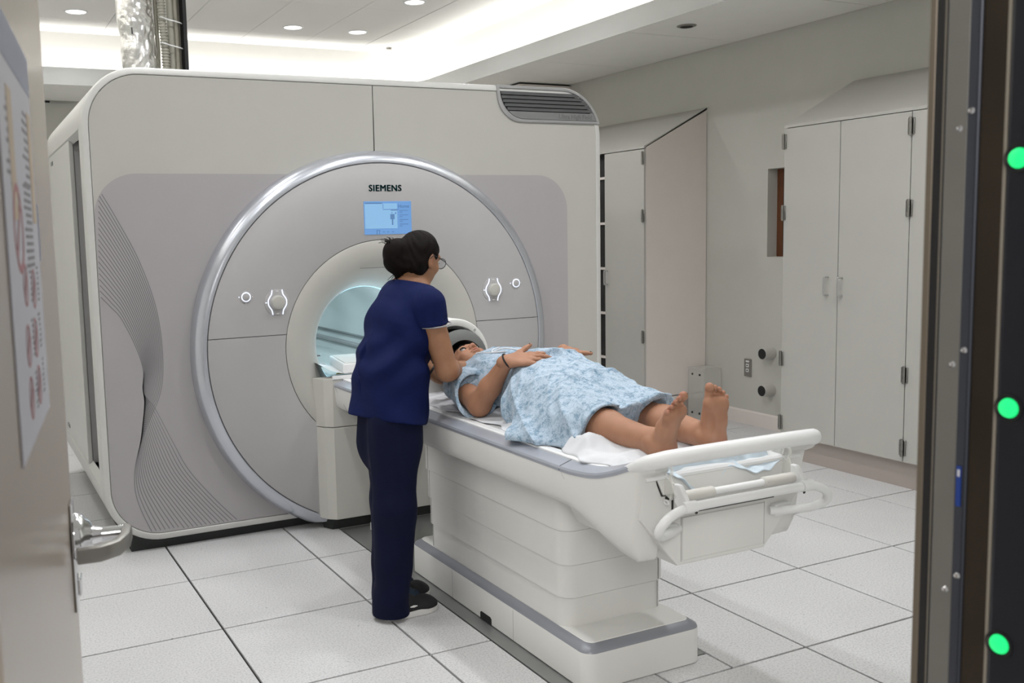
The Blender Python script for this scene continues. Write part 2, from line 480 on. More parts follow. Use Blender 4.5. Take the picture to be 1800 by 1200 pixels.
# ---- floor: dark bed with raised-floor tiles laid on it
floor = struct('floor', bm_box(X0, X1, Y0-0.25, Y1, -0.06, -0.012), gap_dark)
floor['label'] = 'raised floor of pale speckled square tiles with thin dark joints'
PX0, PX1, PY0, PY1 = 0.866, 1.484, -1.085, 1.0      # steel plate under the table foot
tile_cache = {}
def floor_tile(x0, x1, y0, y1):
    g = 0.0047
    w_, h_ = round(x1-x0, 4), round(y1-y0, 4)
    if w_ < 0.02 or h_ < 0.02: return
    key = (w_, h_)
    cx, cy = (x0+x1)/2, (y0+y1)/2
    if key in tile_cache:
        o = tile_cache[key].copy(); C.objects.link(o)
        o.location = Vector((cx, cy, -0.006)) - world_origin(floor); o.parent = floor; reg(o, (cx, cy, -0.006))
    else:
        bm = bm_box(x0+g, x1-g, y0+g, y1-g, -0.012, 0.0, 0.0015, 1)
        o = obj('floor_tile', bm, floor_tile_m, floor, origin=(cx, cy, -0.006)); tile_cache[key] = o
for i in range(-4, 8):
    for j in range(-5, 11):
        x0, x1, y0, y1 = i*T, (i+1)*T, j*T, (j+1)*T
        x0, x1 = max(x0, X0), min(x1, X1); y0, y1 = max(y0, Y0-0.2), min(y1, Y1)
        if x1-x0 < 0.02 or y1-y0 < 0.02: continue
        # cut around the steel plate
        if x0 < PX1 and x1 > PX0 and y0 < PY1 and y1 > PY0:
            if x0 < PX0: floor_tile(x0, PX0, y0, y1)
            if x1 > PX1: floor_tile(PX1, x1, y0, y1)
            cx0, cx1 = max(x0, PX0), min(x1, PX1)
            if y0 < PY0: floor_tile(cx0, cx1, y0, PY0)
            if y1 > PY1: floor_tile(cx0, cx1, PY1, y1)
        else:
            floor_tile(x0, x1, y0, y1)
pl = obj('floor_plate', bm_box(PX0+.004, PX1-.004, PY0+.004, PY1-.004, -0.012, -0.002), plate_steel)
tag(pl, 'grey steel plate let into the floor tiles under the table base', 'floor plate')

# ---- walls
def wall_with_hole_x(x0, x1, ya, yb, za, zb, hy0, hy1, hz0, hz1):
    bm = bmesh.new()
    for a, b, c, d in ((ya, hy0, za, zb), (hy1, yb, za, zb), (hy0, hy1, za, hz0), (hy0, hy1, hz1, zb)):
        bm_box(x0, x1, a, b, c, d, bm=bm)
    return bm
wall_r = struct('wall_right', wall_with_hole_x(4.57, 4.80, Y0-.25, Y1+.1, -0.06, 3.1, 1.05, 1.723, 1.291, 1.935), wallm)
struct('wall_back', bm_box(X0-.1, X1, Y1, Y1+.1, -0.06, 3.1), wallm)
struct('wall_left', bm_box(X0-.1, X0, Y0-.25, Y1, -0.06, 3.1), ceilm)  # unseen wall, given the pale ceiling paint to bounce more light
# front wall with the doorway the camera looks through
fw = bmesh.new()
bm_box(X0, -0.90, Y0-.2, Y0, -0.06, 3.1, bm=fw)
bm_box(0.66, X1, Y0-.2, Y0, -0.06, 3.1, bm=fw)
bm_box(-0.90, 0.66, Y0-.2, Y0, 2.35, 3.1, bm=fw)
struct('wall_front', fw, ceilm)  # unseen too, pale paint put in for extra bounce light
# window niche in the right wall with its brown wooden frame
wn = struct('window_1', bm_box(4.665, 4.69, 1.05, 1.723, 1.291, 1.935), wood)
obj('pane', bm_box(4.657, 4.662, 1.08, 1.64, 1.33, 1.90), lens_glass, wn)
obj('frame_bead', bm_box(4.66, 4.666, 1.64, 1.66, 1.30, 1.93), gap_dark, wn)
struct('trim_1', bm_box(4.76, 4.80, 1.0, 1.78, 1.25, 1.98), black)     # closes the niche
# baseboards: pale coved strip at the wall foot
bb = bm_prism([(4.57, 0), (4.556, 0), (4.556, 0.10), (4.562, 0.11), (4.57, 0.11)], 'y', 1.0, 2.36)
struct('baseboard_right', bb, cab_side)
struct('baseboard_back', bm_box(X0, 3.9, Y1-.014, Y1, 0, .11), cab_side)

# ---- lower ceiling ring (2.91 m) around the raised recess
SX0, SX1, SY0, SY1 = -1.72, 3.516, -1.70, 5.56        # fascia faces
low = struct('ceiling', bm_box(X0, X0+.02, Y0, Y0+.02, 3.06, 3.08), ceilm)
def panel(x0, x1, y0, y1, z=LOWZ, name='ceiling_panel', m=ceilm, parent=low, t=0.02, g=0.0045):
    return obj(name, bm_box(x0+g, x1-g, y0+g, y1-g, z, z+t), m, parent)
ys = [Y0, -1.61, -0.39, 0.83, 2.05, 3.27, 4.49, 5.71, Y1]
for a, b in zip(ys, ys[1:]): panel(SX1, X1, a, b)
for a, b in zip(ys, ys[1:]): panel(X0, SX0, a, b)
xs = [SX0, -0.5, 0.72, 1.94, SX1]
for a, b in zip(xs, xs[1:]):
    panel(a, b, SY1, Y1); panel(a, b, Y0, SY0)
struct('ceiling_deck', bm_box(X0-.1, X1+.2, Y0-.2, Y1+.1, 3.44, 3.5), gap_dark)
struct('trim_2', bm_box(3.70, X1, Y0, Y1, 2.93, 2.95), gap_dark)      # closes the void above the panels

# fascia: rounded rectangle band 2.908..3.055, open trough behind it
def rect_loop(x0, y0, x1, y1, r, n=10):
    return rrect(x0, y0, x1, y1, r, n)
LA = rect_loop(SX0, SY0, SX1, SY1, 0.35)
def loop_off(d): return rect_loop(SX0-d, SY0-d, SX1+d, SY1+d, 0.35+d)
loops = []
for d, z in ((0.0, LOWZ-0.004), (0.0, 3.055), (0.02, 3.055), (0.02, 2.955), (0.13, 2.955)):
    loops.append([(x, y, z) for x, y in loop_off(d)])
struct('trim_3', bm_loops(loops), fasciam, smooth=True)
# recess wall above the trough, rounded into the upper ceiling
loops = []
for d, z in ((0.13, 2.95), (0.13, CEIL_Z+0.01)):
    loops.append([(x, y, z) for x, y in loop_off(d)])
struct('wall_recess', bm_loops(loops), recess_m, smooth=True)
# upper ceiling tiles
up = struct('ceiling_upper', bm_box(SX0-.14, SX1+.14, SY0-.14, SY1+.14, CEIL_Z+.018, CEIL_Z+.03), gap_dark)
tcache = {}
xg = [SX0-.135] + [0.475+.61*k for k in range(-3, 5)] + [2.92, SX1+.135]
xg = sorted(set(round(v, 3) for v in xg))
for a, b in zip(xg, xg[1:]):
    if b-a < .05: continue
    y = -1.83 + (0.61 if a > 2.9 else 0.0)
    yy = [SY0-.135] + [3.92 + 1.22*k - (0.61 if a > 2.8 else 0) for k in range(-4, 3)] + [SY1+.135]
    yy = sorted(v for v in yy if SY0-.14 <= v <= SY1+.14)
    for c, d in zip(yy, yy[1:]):
        if d-c < .03: continue
        key = (round(b-a, 3), round(d-c, 3))
        org = ((a+b)/2, (c+d)/2, CEIL_Z+.009)
        if key in tcache:
            o = tcache[key].copy(); C.objects.link(o); o.location = Vector(org)-world_origin(up); reg(o, org)
        else:
            g = .0022
            tcache[key] = obj('ceiling_tile', bm_box(a+g, b-g, c+g, d-g, CEIL_Z, CEIL_Z+.018, .001, 1), ceil_tile_m, up, origin=org)

# ---- downlights
dl_lab = {0: 'round recessed downlight nearest the door edge, left of the foil duct', 1: 'round recessed downlight, left one of the two above the scanner',
          2: 'round recessed downlight, right one of the two above the scanner', 3: 'dark-rimmed round downlight cut by the top edge of the picture'}
first = None
for i, (x, y) in enumerate(DOWN):
    t = thing('downlight', (x, y, CEIL_Z), dl_lab.get(i, 'round downlight out of view; the left row is added to brighten the room'), 'ceiling light', 'round downlights in the raised ceiling')
    if first is None:
        a = obj('lamp_face', bm_lathe([(0.0001, -.004), (.075, -.004), (.078, -.001)], (x, y, CEIL_Z), 'z', 32), lamp_face, t)
        b = obj('trim_ring', bm_lathe([(.076, -.0015), (.080, -.006), (.092, -.005), (.094, 0)], (x, y, CEIL_Z), 'z', 32), white_pl, t, smooth=True)
        first = (x, y, a, b)
    else:
        off = (x-first[0], y-first[1], 0)
        copy_part(first[2], t, off); copy_part(first[3], t, off)
# dark lamp opening in the lower ceiling and a flat sensor in the upper one
t = thing('spot_opening', (3.807, 1.73, LOWZ), 'small dark round lamp opening in the lower ceiling above the storage', 'ceiling light')
obj('dark_reflector', bm_lathe([(0.0001, -.002), (.030, -.002), (.045, -.008)], (3.807, 1.73, LOWZ), 'z', 24), gap_dark, t)
obj('trim_ring', bm_lathe([(.044, -.008), (.050, -.010), (.066, -.004), (.068, 0)], (3.807, 1.73, LOWZ), 'z', 24), dull_steel, t, smooth=True)
t = thing('ceiling_sensor', (3.20, 5.42, CEIL_Z), 'flat white disc sensor on the ceiling near the rounded cove corner', 'sensor')
obj('base_ring', bm_lathe([(.0001, -.004), (.075, -.006), (.08, 0)], (3.20, 5.42, CEIL_Z), 'z', 24), white_pl, t, smooth=True)
obj('sensor_dome', bm_lathe([(.0001, -.024), (.03, -.022), (.042, -.006)], (3.20, 5.42, CEIL_Z), 'z', 24), dull_steel, t, smooth=True)

# ---- duct box in the back right corner and a slot at the back left
t = thing('corner_cupboard', (4.28, 4.55, 0), 'cream full-height boxed enclosure in the far corner behind the scanner', 'enclosure')
obj('box_body', bm_box(3.99, 4.565, 4.25, 6.6, 0.0, 2.890), cab_side, t)
obj('top_gap', bm_box(4.0, 4.56, 4.27, 6.6, 2.891, 2.906), gap_dark, t)
t = thing('air_slot', (-0.15, Y1-.01, 2.87), 'narrow black air slot high on the back wall beside the door edge', 'air vent')
obj('slot', bm_box(-.75, .09, Y1-.012, Y1-.002, 2.885, 2.903), gap_dark, t)
obj('slot_lip', bm_box(-.75, .30, Y1-.02, Y1-.002, 2.876, 2.884), fasciam, t)

# ================================================================== STORAGE CABINETS on the right wall
def hinge(y, z, parent, x=3.948):
    bm = bmesh.new()
    bm_box(x-.006, x+.002, y-.019, y+.019, z-.045, z+.045, .002, 1, bm=bm)
    bm_lathe([(.0001, -.05), (.007, -.05), (.007, .05), (.0001, .05)], (x-.009, y, z), 'z', 10, bm=bm)
    for dz in (-.017, .017): bm_box(x-.0165, x-.008, y-.008, y+.008, z+dz-.001, z+dz+.001, bm=bm)
    return obj('hinge', bm, dull_steel, parent, smooth=True)
def dhandle(y, z, parent, x=3.948):
    p = catmull([(x, y, z-.055), (x-.028, y, z-.055), (x-.034, y, z-.045), (x-.034, y, z+.045), (x-.028, y, z+.055), (x, y, z+.055)], 5)
    return obj('handle', bm_tube(p, .0055, 10), steel, parent, smooth=True)
def carcass(y0, y1, parent, side_vis):
    prof = [(4.566, .15), (3.968, .15), (3.968, 2.15), (4.566, 2.455)]
    obj('side_panel', bm_prism(prof, 'y', y1-.018, y1), cab_side, parent)
    obj('side_panel', bm_prism(prof, 'y', y0, y0+.018), cab_side, parent)
    obj('sloped_top', bm_prism([(3.950, 2.152), (4.566, 2.458), (4.566, 2.44), (3.950, 2.134+.0)], 'y', y0, y1), cabm, parent)
    obj('kick_board', bm_box(3.986, 4.56, y0+.004, y1-.004, 0.0, .149), kickm, parent)
    obj('back_board', bm_box(4.545, 4.56, y0+.02, y1-.02, .16, 2.40), cab_side, parent)
    obj('bottom_board', bm_box(3.97, 4.54, y0+.018, y1-.018, .15, .168), cab_side, parent)

# near cabinet: three doors in view
cabA = thing('storage_cabinet', (4.26, -.2, 0), 'tall cream storage cabinet beside the door frame, sloped top and paired bar handles', 'cabinet')
yA0, yA1 = -0.92, 0.970
carcass(yA0, yA1, cabA, True)
edges = [(0.534, 0.967, 'r', .967), (0.051, 0.529, 'l', .051), (-0.432, 0.046, 'r', .046), (-0.915, -0.437, 'l', -.915)]
for k, (a, b, hs, hy) in enumerate(edges):
    dr = obj('cabinet_door', bm_box(3.950, 3.968, a, b, .158, 2.130, .0015, 1), cabm, cabA)
    hz = (0.24, 0.66, 1.60, 2.05)
    for z in hz: hinge(hy if k != 2 else hy, z, dr, 3.948 if k else 3.949)
    if k == 0: dhandle(.601, 1.145, dr)
    elif k == 1: dhandle(.497, 1.145, dr)
    elif k == 2: dhandle(-.37, 1.145, dr)
    else: dhandle(-.50, 1.145, dr)
# far cabinet, half hidden behind the scanner, left leaf ajar on dark shelves
cabB = thing('storage_cabinet', (4.26, 3.0, 0), 'tall cream cabinet with sloped top behind the scanner, dark shelf gap showing', 'cabinet')
yB0, yB1 = 2.372, 3.86
carcass(yB0, yB1, cabB, True)
dr = obj('cabinet_door', bm_box(3.950, 3.968, 2.376, 2.880, .196, 2.128, .0015, 1), cabm, cabB)
for z in (0.24, .68, 1.62, 2.06): hinge(2.384, z, dr, 3.948)
dhandle(2.845, 1.13, dr)
dr2 = obj('cabinet_door', bm_box(3.55, 3.97, 3.36, 3.378, .196, 2.128, .0015, 1), cabm, cabB)
for z in (.45, .82, 1.19, 1.56, 1.93):
    obj('shelf', bm_box(3.985, 4.54, 2.40, 3.84, z, z+.02), cab_side, cabB)
obj('shelf_shade_sheet', bm_box(4.0, 4.02, 2.86, 3.84, .17, 2.13), gap_dark, cabB)  # black sheet stands in for the shade between the shelves
# plinth joint visible on the side
obj('plinth_joint', bm_box(3.99, 4.565, 2.3705, 2.3725, .186, .192), gap_dark, cabB)

# ---- wall fittings
t = thing('wall_outlet', (4.565, 1.899, .44), 'grey metal wall outlet plate with two white sockets', 'outlet')
obj('cover_plate', bm_box(4.561, 4.57, 1.862, 1.936, .372, .508, .002, 1), outlet_grey, t)
for z in (.420, .458):
    s_ = obj('socket', bm_box(4.557, 4.562, 1.884, 1.914, z-.013, z+.013, .004, 2), white_pl, t)
    obj('slots', bm_box(4.5562, 4.5575, 1.892, 1.906, z-.004, z+.004), gap_dark, s_)
obj('switch_insert', bm_box(4.557, 4.562, 1.882, 1.916, .482, .496, .002, 1), white_pl, t)
for z, lab in ((.577, 'cream wall pipe stub with black mouth, upper of the pair'), (.300, 'cream wall pipe stub with black mouth, lower of the pair')):
    t = thing('pipe_stub', (4.57, 1.66, z), lab, 'pipe', 'pipe stubs on the right wall')
    obj('collar', bm_lathe([(.046, 0), (.046, -.095), (.043, -.10), (.039, -.10), (.038, -.07)], (4.57, 1.66, z), 'x', 28), cabm, t, smooth=True)
    obj('black_insert', bm_lathe([(.039, -.085), (.039, -.099), (.0001, -.099)], (4.57, 1.66, z), 'x', 28), black, t)
# clear acrylic channel against the far cabinet
t = thing('acrylic_channel', (4.44, 2.25, 0), 'clear upright acrylic channel with black bolts beside the far cabinet', 'acrylic guard')
obj('front_sheet', bm_box(4.38, 4.388, 2.185, 2.362, .0, .40, .001, 1), plexi, t)
obj('side_sheet', bm_box(4.39, 4.56, 2.185, 2.193, .0, .41, .001, 1), plexi, t)
obj('top_sheet', bm_box(4.38, 4.56, 2.185, 2.362, .402, .410, .001, 1), plexi, t)
for y in (2.225, 2.31):
    for z in (.05, .36):
        obj('bolt', bm_lathe([(.0001, -.006), (.008, -.005), (.009, 0)], (4.379, y, z), 'x', 12), black, t)

# ================================================================== FOREGROUND DOOR
ang = math.radians(8.3)
Dd = Vector((math.sin(ang), math.cos(ang), 0)); Dn = Vector((math.cos(ang), -math.sin(ang), 0))
DE = Vector((-0.677, -1.703, 0))          # free edge, room face towards camera
def dpt(a, b, z):                          # a metres back from the free edge, b out of the face
    q = DE - Dd*a + Dn*b; return (q.x, q.y, z)
def dbox(a0, a1, b0, b1, z0, z1, bev=0.0, bm=None):
    own = bm is None
    b2 = bm_box(a0, a1, b0, b1, z0, z1, bev, 1)
    for v in b2.verts: v.co = Vector(dpt(v.co.x, v.co.y, v.co.z))
    if own: return b2
    join(bm, b2); return bm
door = struct('door_1', dbox(0.0, 1.10, -.075, 0.0, .015, 2.30, .002), doorm)
obj('edge_seal', dbox(-.006, 0.0, -.07, -.002, .02, 2.29), gap_dark, door)
hb = obj('handle_plate', dbox(.045, .105, .0, .007, .835, 1.045, .003), chrome, door)
def dlathe(profile, a, z, n=32):
    bm = bm_lathe(profile, (0, 0, 0), 'x', n)
    for v in bm.verts: v.co = Vector(dpt(a+v.co.y, v.co.x, z+v.co.z))
    return bm
ro = obj('handle_rose', dlathe([(.046, .006), (.046, .014), (.042, .022), (.034, .026), (.028, .034), (.018, .038), (.014, .055), (.0001, .056)], .075, .975), chrome, door, smooth=True)
lv = [dpt(.075, .045, .972), dpt(.075, .075, .972), dpt(.080, .098, .970), dpt(.105, .108, .968), dpt(.15, .108, .966), dpt(.205, .100, .964)]
obj('spindle', bm_tube([dpt(.075, .040, .974), dpt(.075, .096, .974)], .0135, 20), chrome, ro, smooth=True)
lm = bm_prism([(.060, .088), (.060, .106), (.072, .110), (.115, .106), (.155, .088), (.176, .055), (.178, .014), (.164, .012), (.160, .048), (.142, .074), (.110, .089)], 'z', .957, .986, .004, 2)
for v in lm.verts: v.co = Vector(dpt(v.co.x, v.co.y, v.co.z - .06*(v.co.x-.075)))
obj('lever', lm, dull_steel, ro, smooth=True)
# lower lock cover
obj('key_cover', dbox(.055, .095, .006, .014, .865, .90, .003), chrome, hb)

# poster of small warning print on the door: flat paper with printed marks
pa0, pa1, pz0, pz1 = .405, .835, 1.279, 1.795
po = thing('warning_poster', dpt((pa0+pa1)/2, .002, pz0), 'white paper warning poster with red prohibition rings on the beige door', 'poster')
obj('paper', dbox(pa0, pa1, .0008, .0022, pz0, pz1), paper, po)
obj('header_band', dbox(pa0+.002, pa1, .0023, .0028, pz1-.055, pz1), ink_blue, po)
for a in (pa0+.022, pa0+.29):
    obj('orange_triangle', dbox(a, a+.055, .0023, .0028, pz1-.24, pz1-.085), ink_orange, po)
def pring(a, z, r, wdt):
    bm = bm_lathe([(r-wdt, .0023), (r-wdt, .0029), (r, .0029), (r, .0023)], (0, 0, 0), 'x', 28)
    for v in bm.verts: v.co = Vector(dpt(a+v.co.y, v.co.x, z+v.co.z))
    k = r*.70
    b2 = bmesh.new()
    L = [(-k-.004, k-.004), (-k+.004, k+.004), (k+.004, -k+.004), (k-.004, -k-.004)]
    vs = [b2.verts.new(dpt(a+u, .0029, z+v_)) for u, v_ in L]; b2.faces.new(vs); join(bm, b2)
    return bm
obj('prohibition_ring', pring(pa0+.30, 1.545, .055, .010), ink_red, po)
for a, z in ((.085, 1.465), (.20, 1.475), (.105, 1.40), (.215, 1.40), (.10, 1.335), (.22, 1.335)):
    obj('prohibition_ring', pring(pa0+a+.06, z, .027, .004), ink_red, po)
tx = bmesh.new()
def tl(a0, a1, z, h=.0045): dbox(a0, a1, .0023, .0027, z, z+h, bm=tx)
for k in range(9): tl(pa0+.085, pa0+.085+rng.uniform(.05, .09), 1.70-.012*k)
for k in range(12): tl(pa0+.10, pa0+.10+rng.uniform(.07, .12), 1.60-.0095*k)
for k in range(9): tl(pa0+.30, pa0+.30+rng.uniform(.04, .09), 1.69-.012*k)
for bx, bz in ((.06, 1.49), (.17, 1.495), (.075, 1.425), (.19, 1.425), (.07, 1.36), (.19, 1.355)):
    for k in range(7): tl(pa0+bx, pa0+bx+rng.uniform(.015, .032), bz-.0075*k, .0035)
obj('printed_lines', tx, ink_grey, po, kind='stuff')
# small translucent blue hook sticker next to the poster
bs = obj('door_sticker', dbox(.375, .395, .0008, .0022, 1.50, 1.585), ink_blue)
tag(bs, 'narrow pale blue sticker on the door at the poster edge', 'sticker')

# ================================================================== DOOR FRAME (right jamb) and detector post
# plan outline of the jamb, from the room side towards the camera
JX = .405
def jface(y0, y1, x=JX, bev=.0015):
    return bm_box(x, .66, y0, y1, 0, 2.36, bev, 1)
jam = struct('trim_4', jface(-2.739, -2.7275), frame_tan)
obj('gasket_channel', jface(-2.7505, -2.739, JX+.0006, 0), black, jam)
obj('finger_strip', jface(-2.7535, -2.7505, JX+.002, 0), frame_light, jam)
obj('gasket_groove', jface(-2.756, -2.7535, JX+.0012, 0), gap_dark, jam)
obj('grey_facing', jface(-2.790, -2.756), frame_grey, jam)
obj('blue_channel', jface(-2.807, -2.790, JX-.0015), frame_blue, jam)
obj('channel_rib', jface(-2.8045, -2.8025, JX-.003, 0), frame_blue, jam)
obj('brown_facing', jface(-2.8430, -2.807, JX+.001), frame_brown, jam)
obj('light_edge', jface(-2.8475, -2.8430, JX-.001, 0), frame_light, jam)
fs = bmesh.new()
bm_box(JX+.01, .66, -2.96, -2.95, 0, 2.36, bm=fs)
struct('trim_5', fs, frame_grey)
def screw(y, z, x, par):
    bm = bm_lathe([(.0001, -.0030), (.003, -.0026), (.0048, 0)], (x, y, z), 'x', 14)
    o = obj('screw', bm, chrome, par, smooth=True)
    return o
for y, z in ((-2.7785, 1.652), (-2.7795, 1.325), (-2.780, .997)): screw(y, z, JX, jam)
for y, z in ((-2.7975, 1.674), (-2.7985, 1.347), (-2.7995, 1.024)): screw(y, z, JX-.003, jam)
st = obj('blue_sticker', bm_box(JX-.0045, JX-.0030, -2.8015, -2.7945, 1.125, 1.183), sticker_blue, jam)
obj('printed_code', bm_box(JX-.0049, JX-.0044, -2.8, -2.796, 1.168, 1.178), paper, st)
br = obj('latch_plate', bm_box(JX+.006, JX+.014, -2.7495, -2.741, .913, .947, .001, 1), dull_steel, jam)
for z in (.921, .939): obj('latch_hole', bm_box(JX+.0050, JX+.0062, -2.748, -2.7425, z-.004, z+.004), gap_dark, br)

dp = thing('detector_post', (.45, -2.885, 0), 'black upright detector post with green lamps at the right edge of the doorway', 'detector')
obj('post_body', bm_box(.401, .52, -2.945, -2.8478, 0.0, 2.34, .006, 2), post_black, dp)
for z in (1.605, 1.276, .948):
    L = obj('lamp_socket', bm_lathe([(.019, 0), (.019, -.002), (.016, -.002)], (.401, -2.866, z), 'x', 20), black, dp)
    obj('green_lamp', bm_lathe([(.0135, 0), (.0125, -.003), (.007, -.005), (.0001, -.0055)], (.401, -2.866, z), 'x', 20), green_led, L, smooth=True)

# ================================================================== SCANNER
SC = (1.18, 1.12, 0.946)           # bore axis
mri = thing('mri_scanner', (1.18, 2.1, 0), 'large cream and lilac scanner with round silver ring and lit bore', 'scanner')
HX0, HX1, HZ0, HZ1, HR = -0.285, 2.632, 0.052, 2.338, 0.275
def yl(pts, y): return [(x, y, z) for x, z in pts]
def hl(d, n=14): return rrect(HX0+d, HZ0+d, HX1-d, HZ1-d, HR-d, n)
# front hoop
loops = [yl(hl(.004), 1.24), yl(hl(0), 1.225), yl(hl(0), 1.128), yl(hl(.003), 1.120), yl(hl(.008), 1.116), yl(hl(.030), 1.115), yl(hl(.033), 1.118), yl(hl(.033), 1.16)]
obj('front_hoop', bm_loops(loops), hull_white, mri, smooth=True)
# hull behind the hoop, open on the left flank for the sliding panel
outer = hl(0, 14)
keep = []
n = len(outer)
bm = bmesh.new()
for i in range(n):
    a, b = outer[i], outer[(i+1) % n]
    segs = [(a, b)]
    if abs(a[0]-HX0) < 1e-5 and abs(b[0]-HX0) < 1e-5:
        hi, lo = max(a[1], b[1]), min(a[1], b[1])
        segs = [((HX0, hi), (HX0, 2.055)), ((HX0, .335), (HX0, lo))]
    for p, q in segs:
        vs = [bm.verts.new((p[0], 1.22, p[1])), bm.verts.new((q[0], 1.22, q[1])), bm.verts.new((q[0], 3.15, q[1])), bm.verts.new((p[0], 3.15, p[1]))]
        bm.faces.new(vs)
bmesh.ops.remove_doubles(bm, verts=bm.verts, dist=1e-4)
geo = bmesh.ops.extrude_face_region(bm, geom=list(bm.faces))
for v in [g for g in geo['geom'] if isinstance(g, bmesh.types.BMVert)]:
    cx, cz = 1.18, 1.2
    dx, dz = v.co.x-cx, v.co.z-cz
    v.co.x = cx + dx*(1-.03/1.46); v.co.z = cz + dz*(1-.03/1.14)
obj('hull', bm, hull_white, mri, smooth=True)
obj('back_cover', bm_prism(rrect(HX0+.01, HZ0+.01, HX1-.01, HZ1-.01, HR-.01), 'y', 3.13, 3.16), hull_white, mri)
obj('flank_lining', bm_box(HX0+.14, HX0+.15, 1.24, 3.12, .32, 2.07), gap_dark, mri)
obj('top_track', bm_prism([(HX0+.012, 2.055), (HX0+.145, 2.055), (HX0+.145, 2.085), (HX0+.03, 2.085)], 'y', 1.23, 3.12), vent_grey, mri)
tb = obj('bottom_track', bm_box(HX0+.004, HX0+.145, 1.24, 3.12, .30, .318), vent_grey, mri)
for dx in (.03, .065, .10):
    obj('track_rib', bm_box(HX0+dx, HX0+dx+.012, 1.24, 3.12, .318, .328), dull_steel, tb)
sp = obj('side_panel', bm_box(HX0+.004, HX0+.028, 1.72, 3.10, .345, 2.048, .004, 2), hull_white, mri)
obj('panel_return', bm_box(HX0+.028, HX0+.075, 1.725, 1.80, .345, 2.048, .003, 1), disc_grey, sp)
obj('panel_return', bm_box(HX0+.075, HX0+.105, 1.735, 1.81, .345, 2.040, .003, 1), rim_grey, sp)
for z in (.40, 2.0):
    obj('panel_latch', bm_box(HX0-.001, HX0+.006, 2.60, 2.70, z-.012, z+.012, .002, 1), vent_grey, sp)
obj('carrier_rod', bm_tube([(HX0+.125, 1.30, .32), (HX0+.125, 1.30, 2.05)], .008, 8), dull_steel, mri, smooth=True)
# plinth
obj('plinth', bm_box(-.165, 2.50, 1.165, 3.05, .0, .09), plinth_dark, mri)

# front panels (left / right of the seam), with the round opening
def arc(cx, cz, r, a0, a1, n):
    return [(cx+r*math.cos(math.radians(a0+(a1-a0)*i/n)), cz+r*math.sin(math.radians(a0+(a1-a0)*i/n))) for i in range(n+1)]
IN = .035
ix0, ix1, iz0, iz1, ir = HX0+IN, HX1-IN, HZ0+IN, HZ1-IN, HR-IN
RO = .985
zb = math.degrees(math.asin((iz0-SC[2])/RO))     # angle where circle meets the lower edge (negative)
def corner(cx, cz, a0, a1, r, n=12): return arc(cx, cz, r, a0, a1, n)
cxs = 1.18
left = corner(ix0+ir, iz1-ir, 90, 180, ir) + corner(ix0+ir, iz0+ir, 180, 270, ir) + arc(cxs, SC[2], RO, 180-zb, 90.2, 48) + [(cxs-.0018, iz1)]
obj('front_panel', bm_prism(left, 'y', 1.119, 1.135, .0015, 1), scan_cream, mri)
right = [(2*cxs-x, z) for x, z in left]
obj('front_panel', bm_prism(right, 'y', 1.119, 1.135, .0015, 1), scan_cream, mri)
obj('seam_backing', bm_box(ix0+.06, ix1-.06, 1.15, 1.155, 1.94, iz1-.05), gap_dark, mri)

# lilac decor fields
def xz_circle_top(z, r): return math.sqrt(r*r-(z-SC[2])**2)
LT = 1.843; LR = .2
RL = 1.0
a_top = math.degrees(math.asin((LT-SC[2])/RL)); a_bot = math.degrees(math.asin((iz0+.001-SC[2])/RL))
lx0 = ix0+.002
lp = corner(lx0+LR, LT-LR, 90, 180, LR) + corner(lx0+ir, iz0+ir, 180, 270, ir-.001) + arc(cxs, SC[2], RL, 180-a_bot, 180-a_top, 48)
lil = obj('lilac_field', bm_prism(lp, 'y', 1.1175, 1.1195), lilac, mri)
rx1 = 2.392
rp = corner(rx1-LR, LT-LR, 90, 0, LR) + corner(rx1-.10, iz0+.10, 0, -90, .099) + [(cxs+RL*math.cos(math.radians(a_bot)), iz0+.001)] + arc(cxs, SC[2], RL, a_bot, a_top, 48)
obj('lilac_field', bm_prism(rp, 'y', 1.1175, 1.1195), lilac, mri)
# printed wave of fine grey lines
WA = [(-0.2233, 1.7706), (-0.1495, 1.6295), (-0.0564, 1.4253), (0.0108, 1.1894), (0.0279, 0.9519), (0.0048, 0.7772), (-0.075, 0.6081), (-0.1265, 0.4564), (-0.1389, 0.3308), (-0.1156, 0.2164), (-0.0606, 0.0757)]
WB = [(-0.2524, 1.277), (-0.1994, 1.2149), (-0.1557, 1.158), (-0.0974, 1.0226), (-0.068, 0.904), (-0.0728, 0.793), (-0.0232, 0.7124), (0.055, 0.5336), (0.1255, 0.3838), (0.2457, 0.2212), (0.3678, 0.0811)]
wv = bmesh.new()
NL = 20
for k in range(NL):
    t = k/(NL-1)
    W_ = (0, 0, 0, -.006, -.020, -.045, -.060, -.050, -.030, -.010, 0)
    ctrl = [(a[0]*(1-t)+b[0]*t + 2*t*(1-t)*w_, 0, a[1]*(1-t)+b[1]*t) for a, b, w_ in zip(WA, WB, W_)]
    P = [p for p in catmull(ctrl, 12)]
    L1, L2 = [], []
    hw = .0021
    for i, p in enumerate(P):
        d = (P[min(i+1, len(P)-1)]-P[max(i-1, 0)]).normalized()
        nx, nz = -d.z, d.x
        hw = .0022 - .0010*math.exp(-((i/len(P)-.58)/.16)**2)
        L1.append((p.x-nx*hw, 1.1170, p.z-nz*hw)); L2.append((p.x+nx*hw, 1.1170, p.z+nz*hw))
    ok = [i for i, p in enumerate(P) if p.x > ix0+.004 and p.z > iz0+.006 and ((p.x-(lx0+LR))**2+(p.z-(LT-LR))**2 < LR*LR or p.x > lx0+LR or p.z < LT-LR)]
    va = {i: wv.verts.new(L1[i]) for i in ok}; vb = {i: wv.verts.new(L2[i]) for i in ok}
    for i in ok:
        if i+1 in va: wv.faces.new((va[i], va[i+1], vb[i+1], vb[i]))
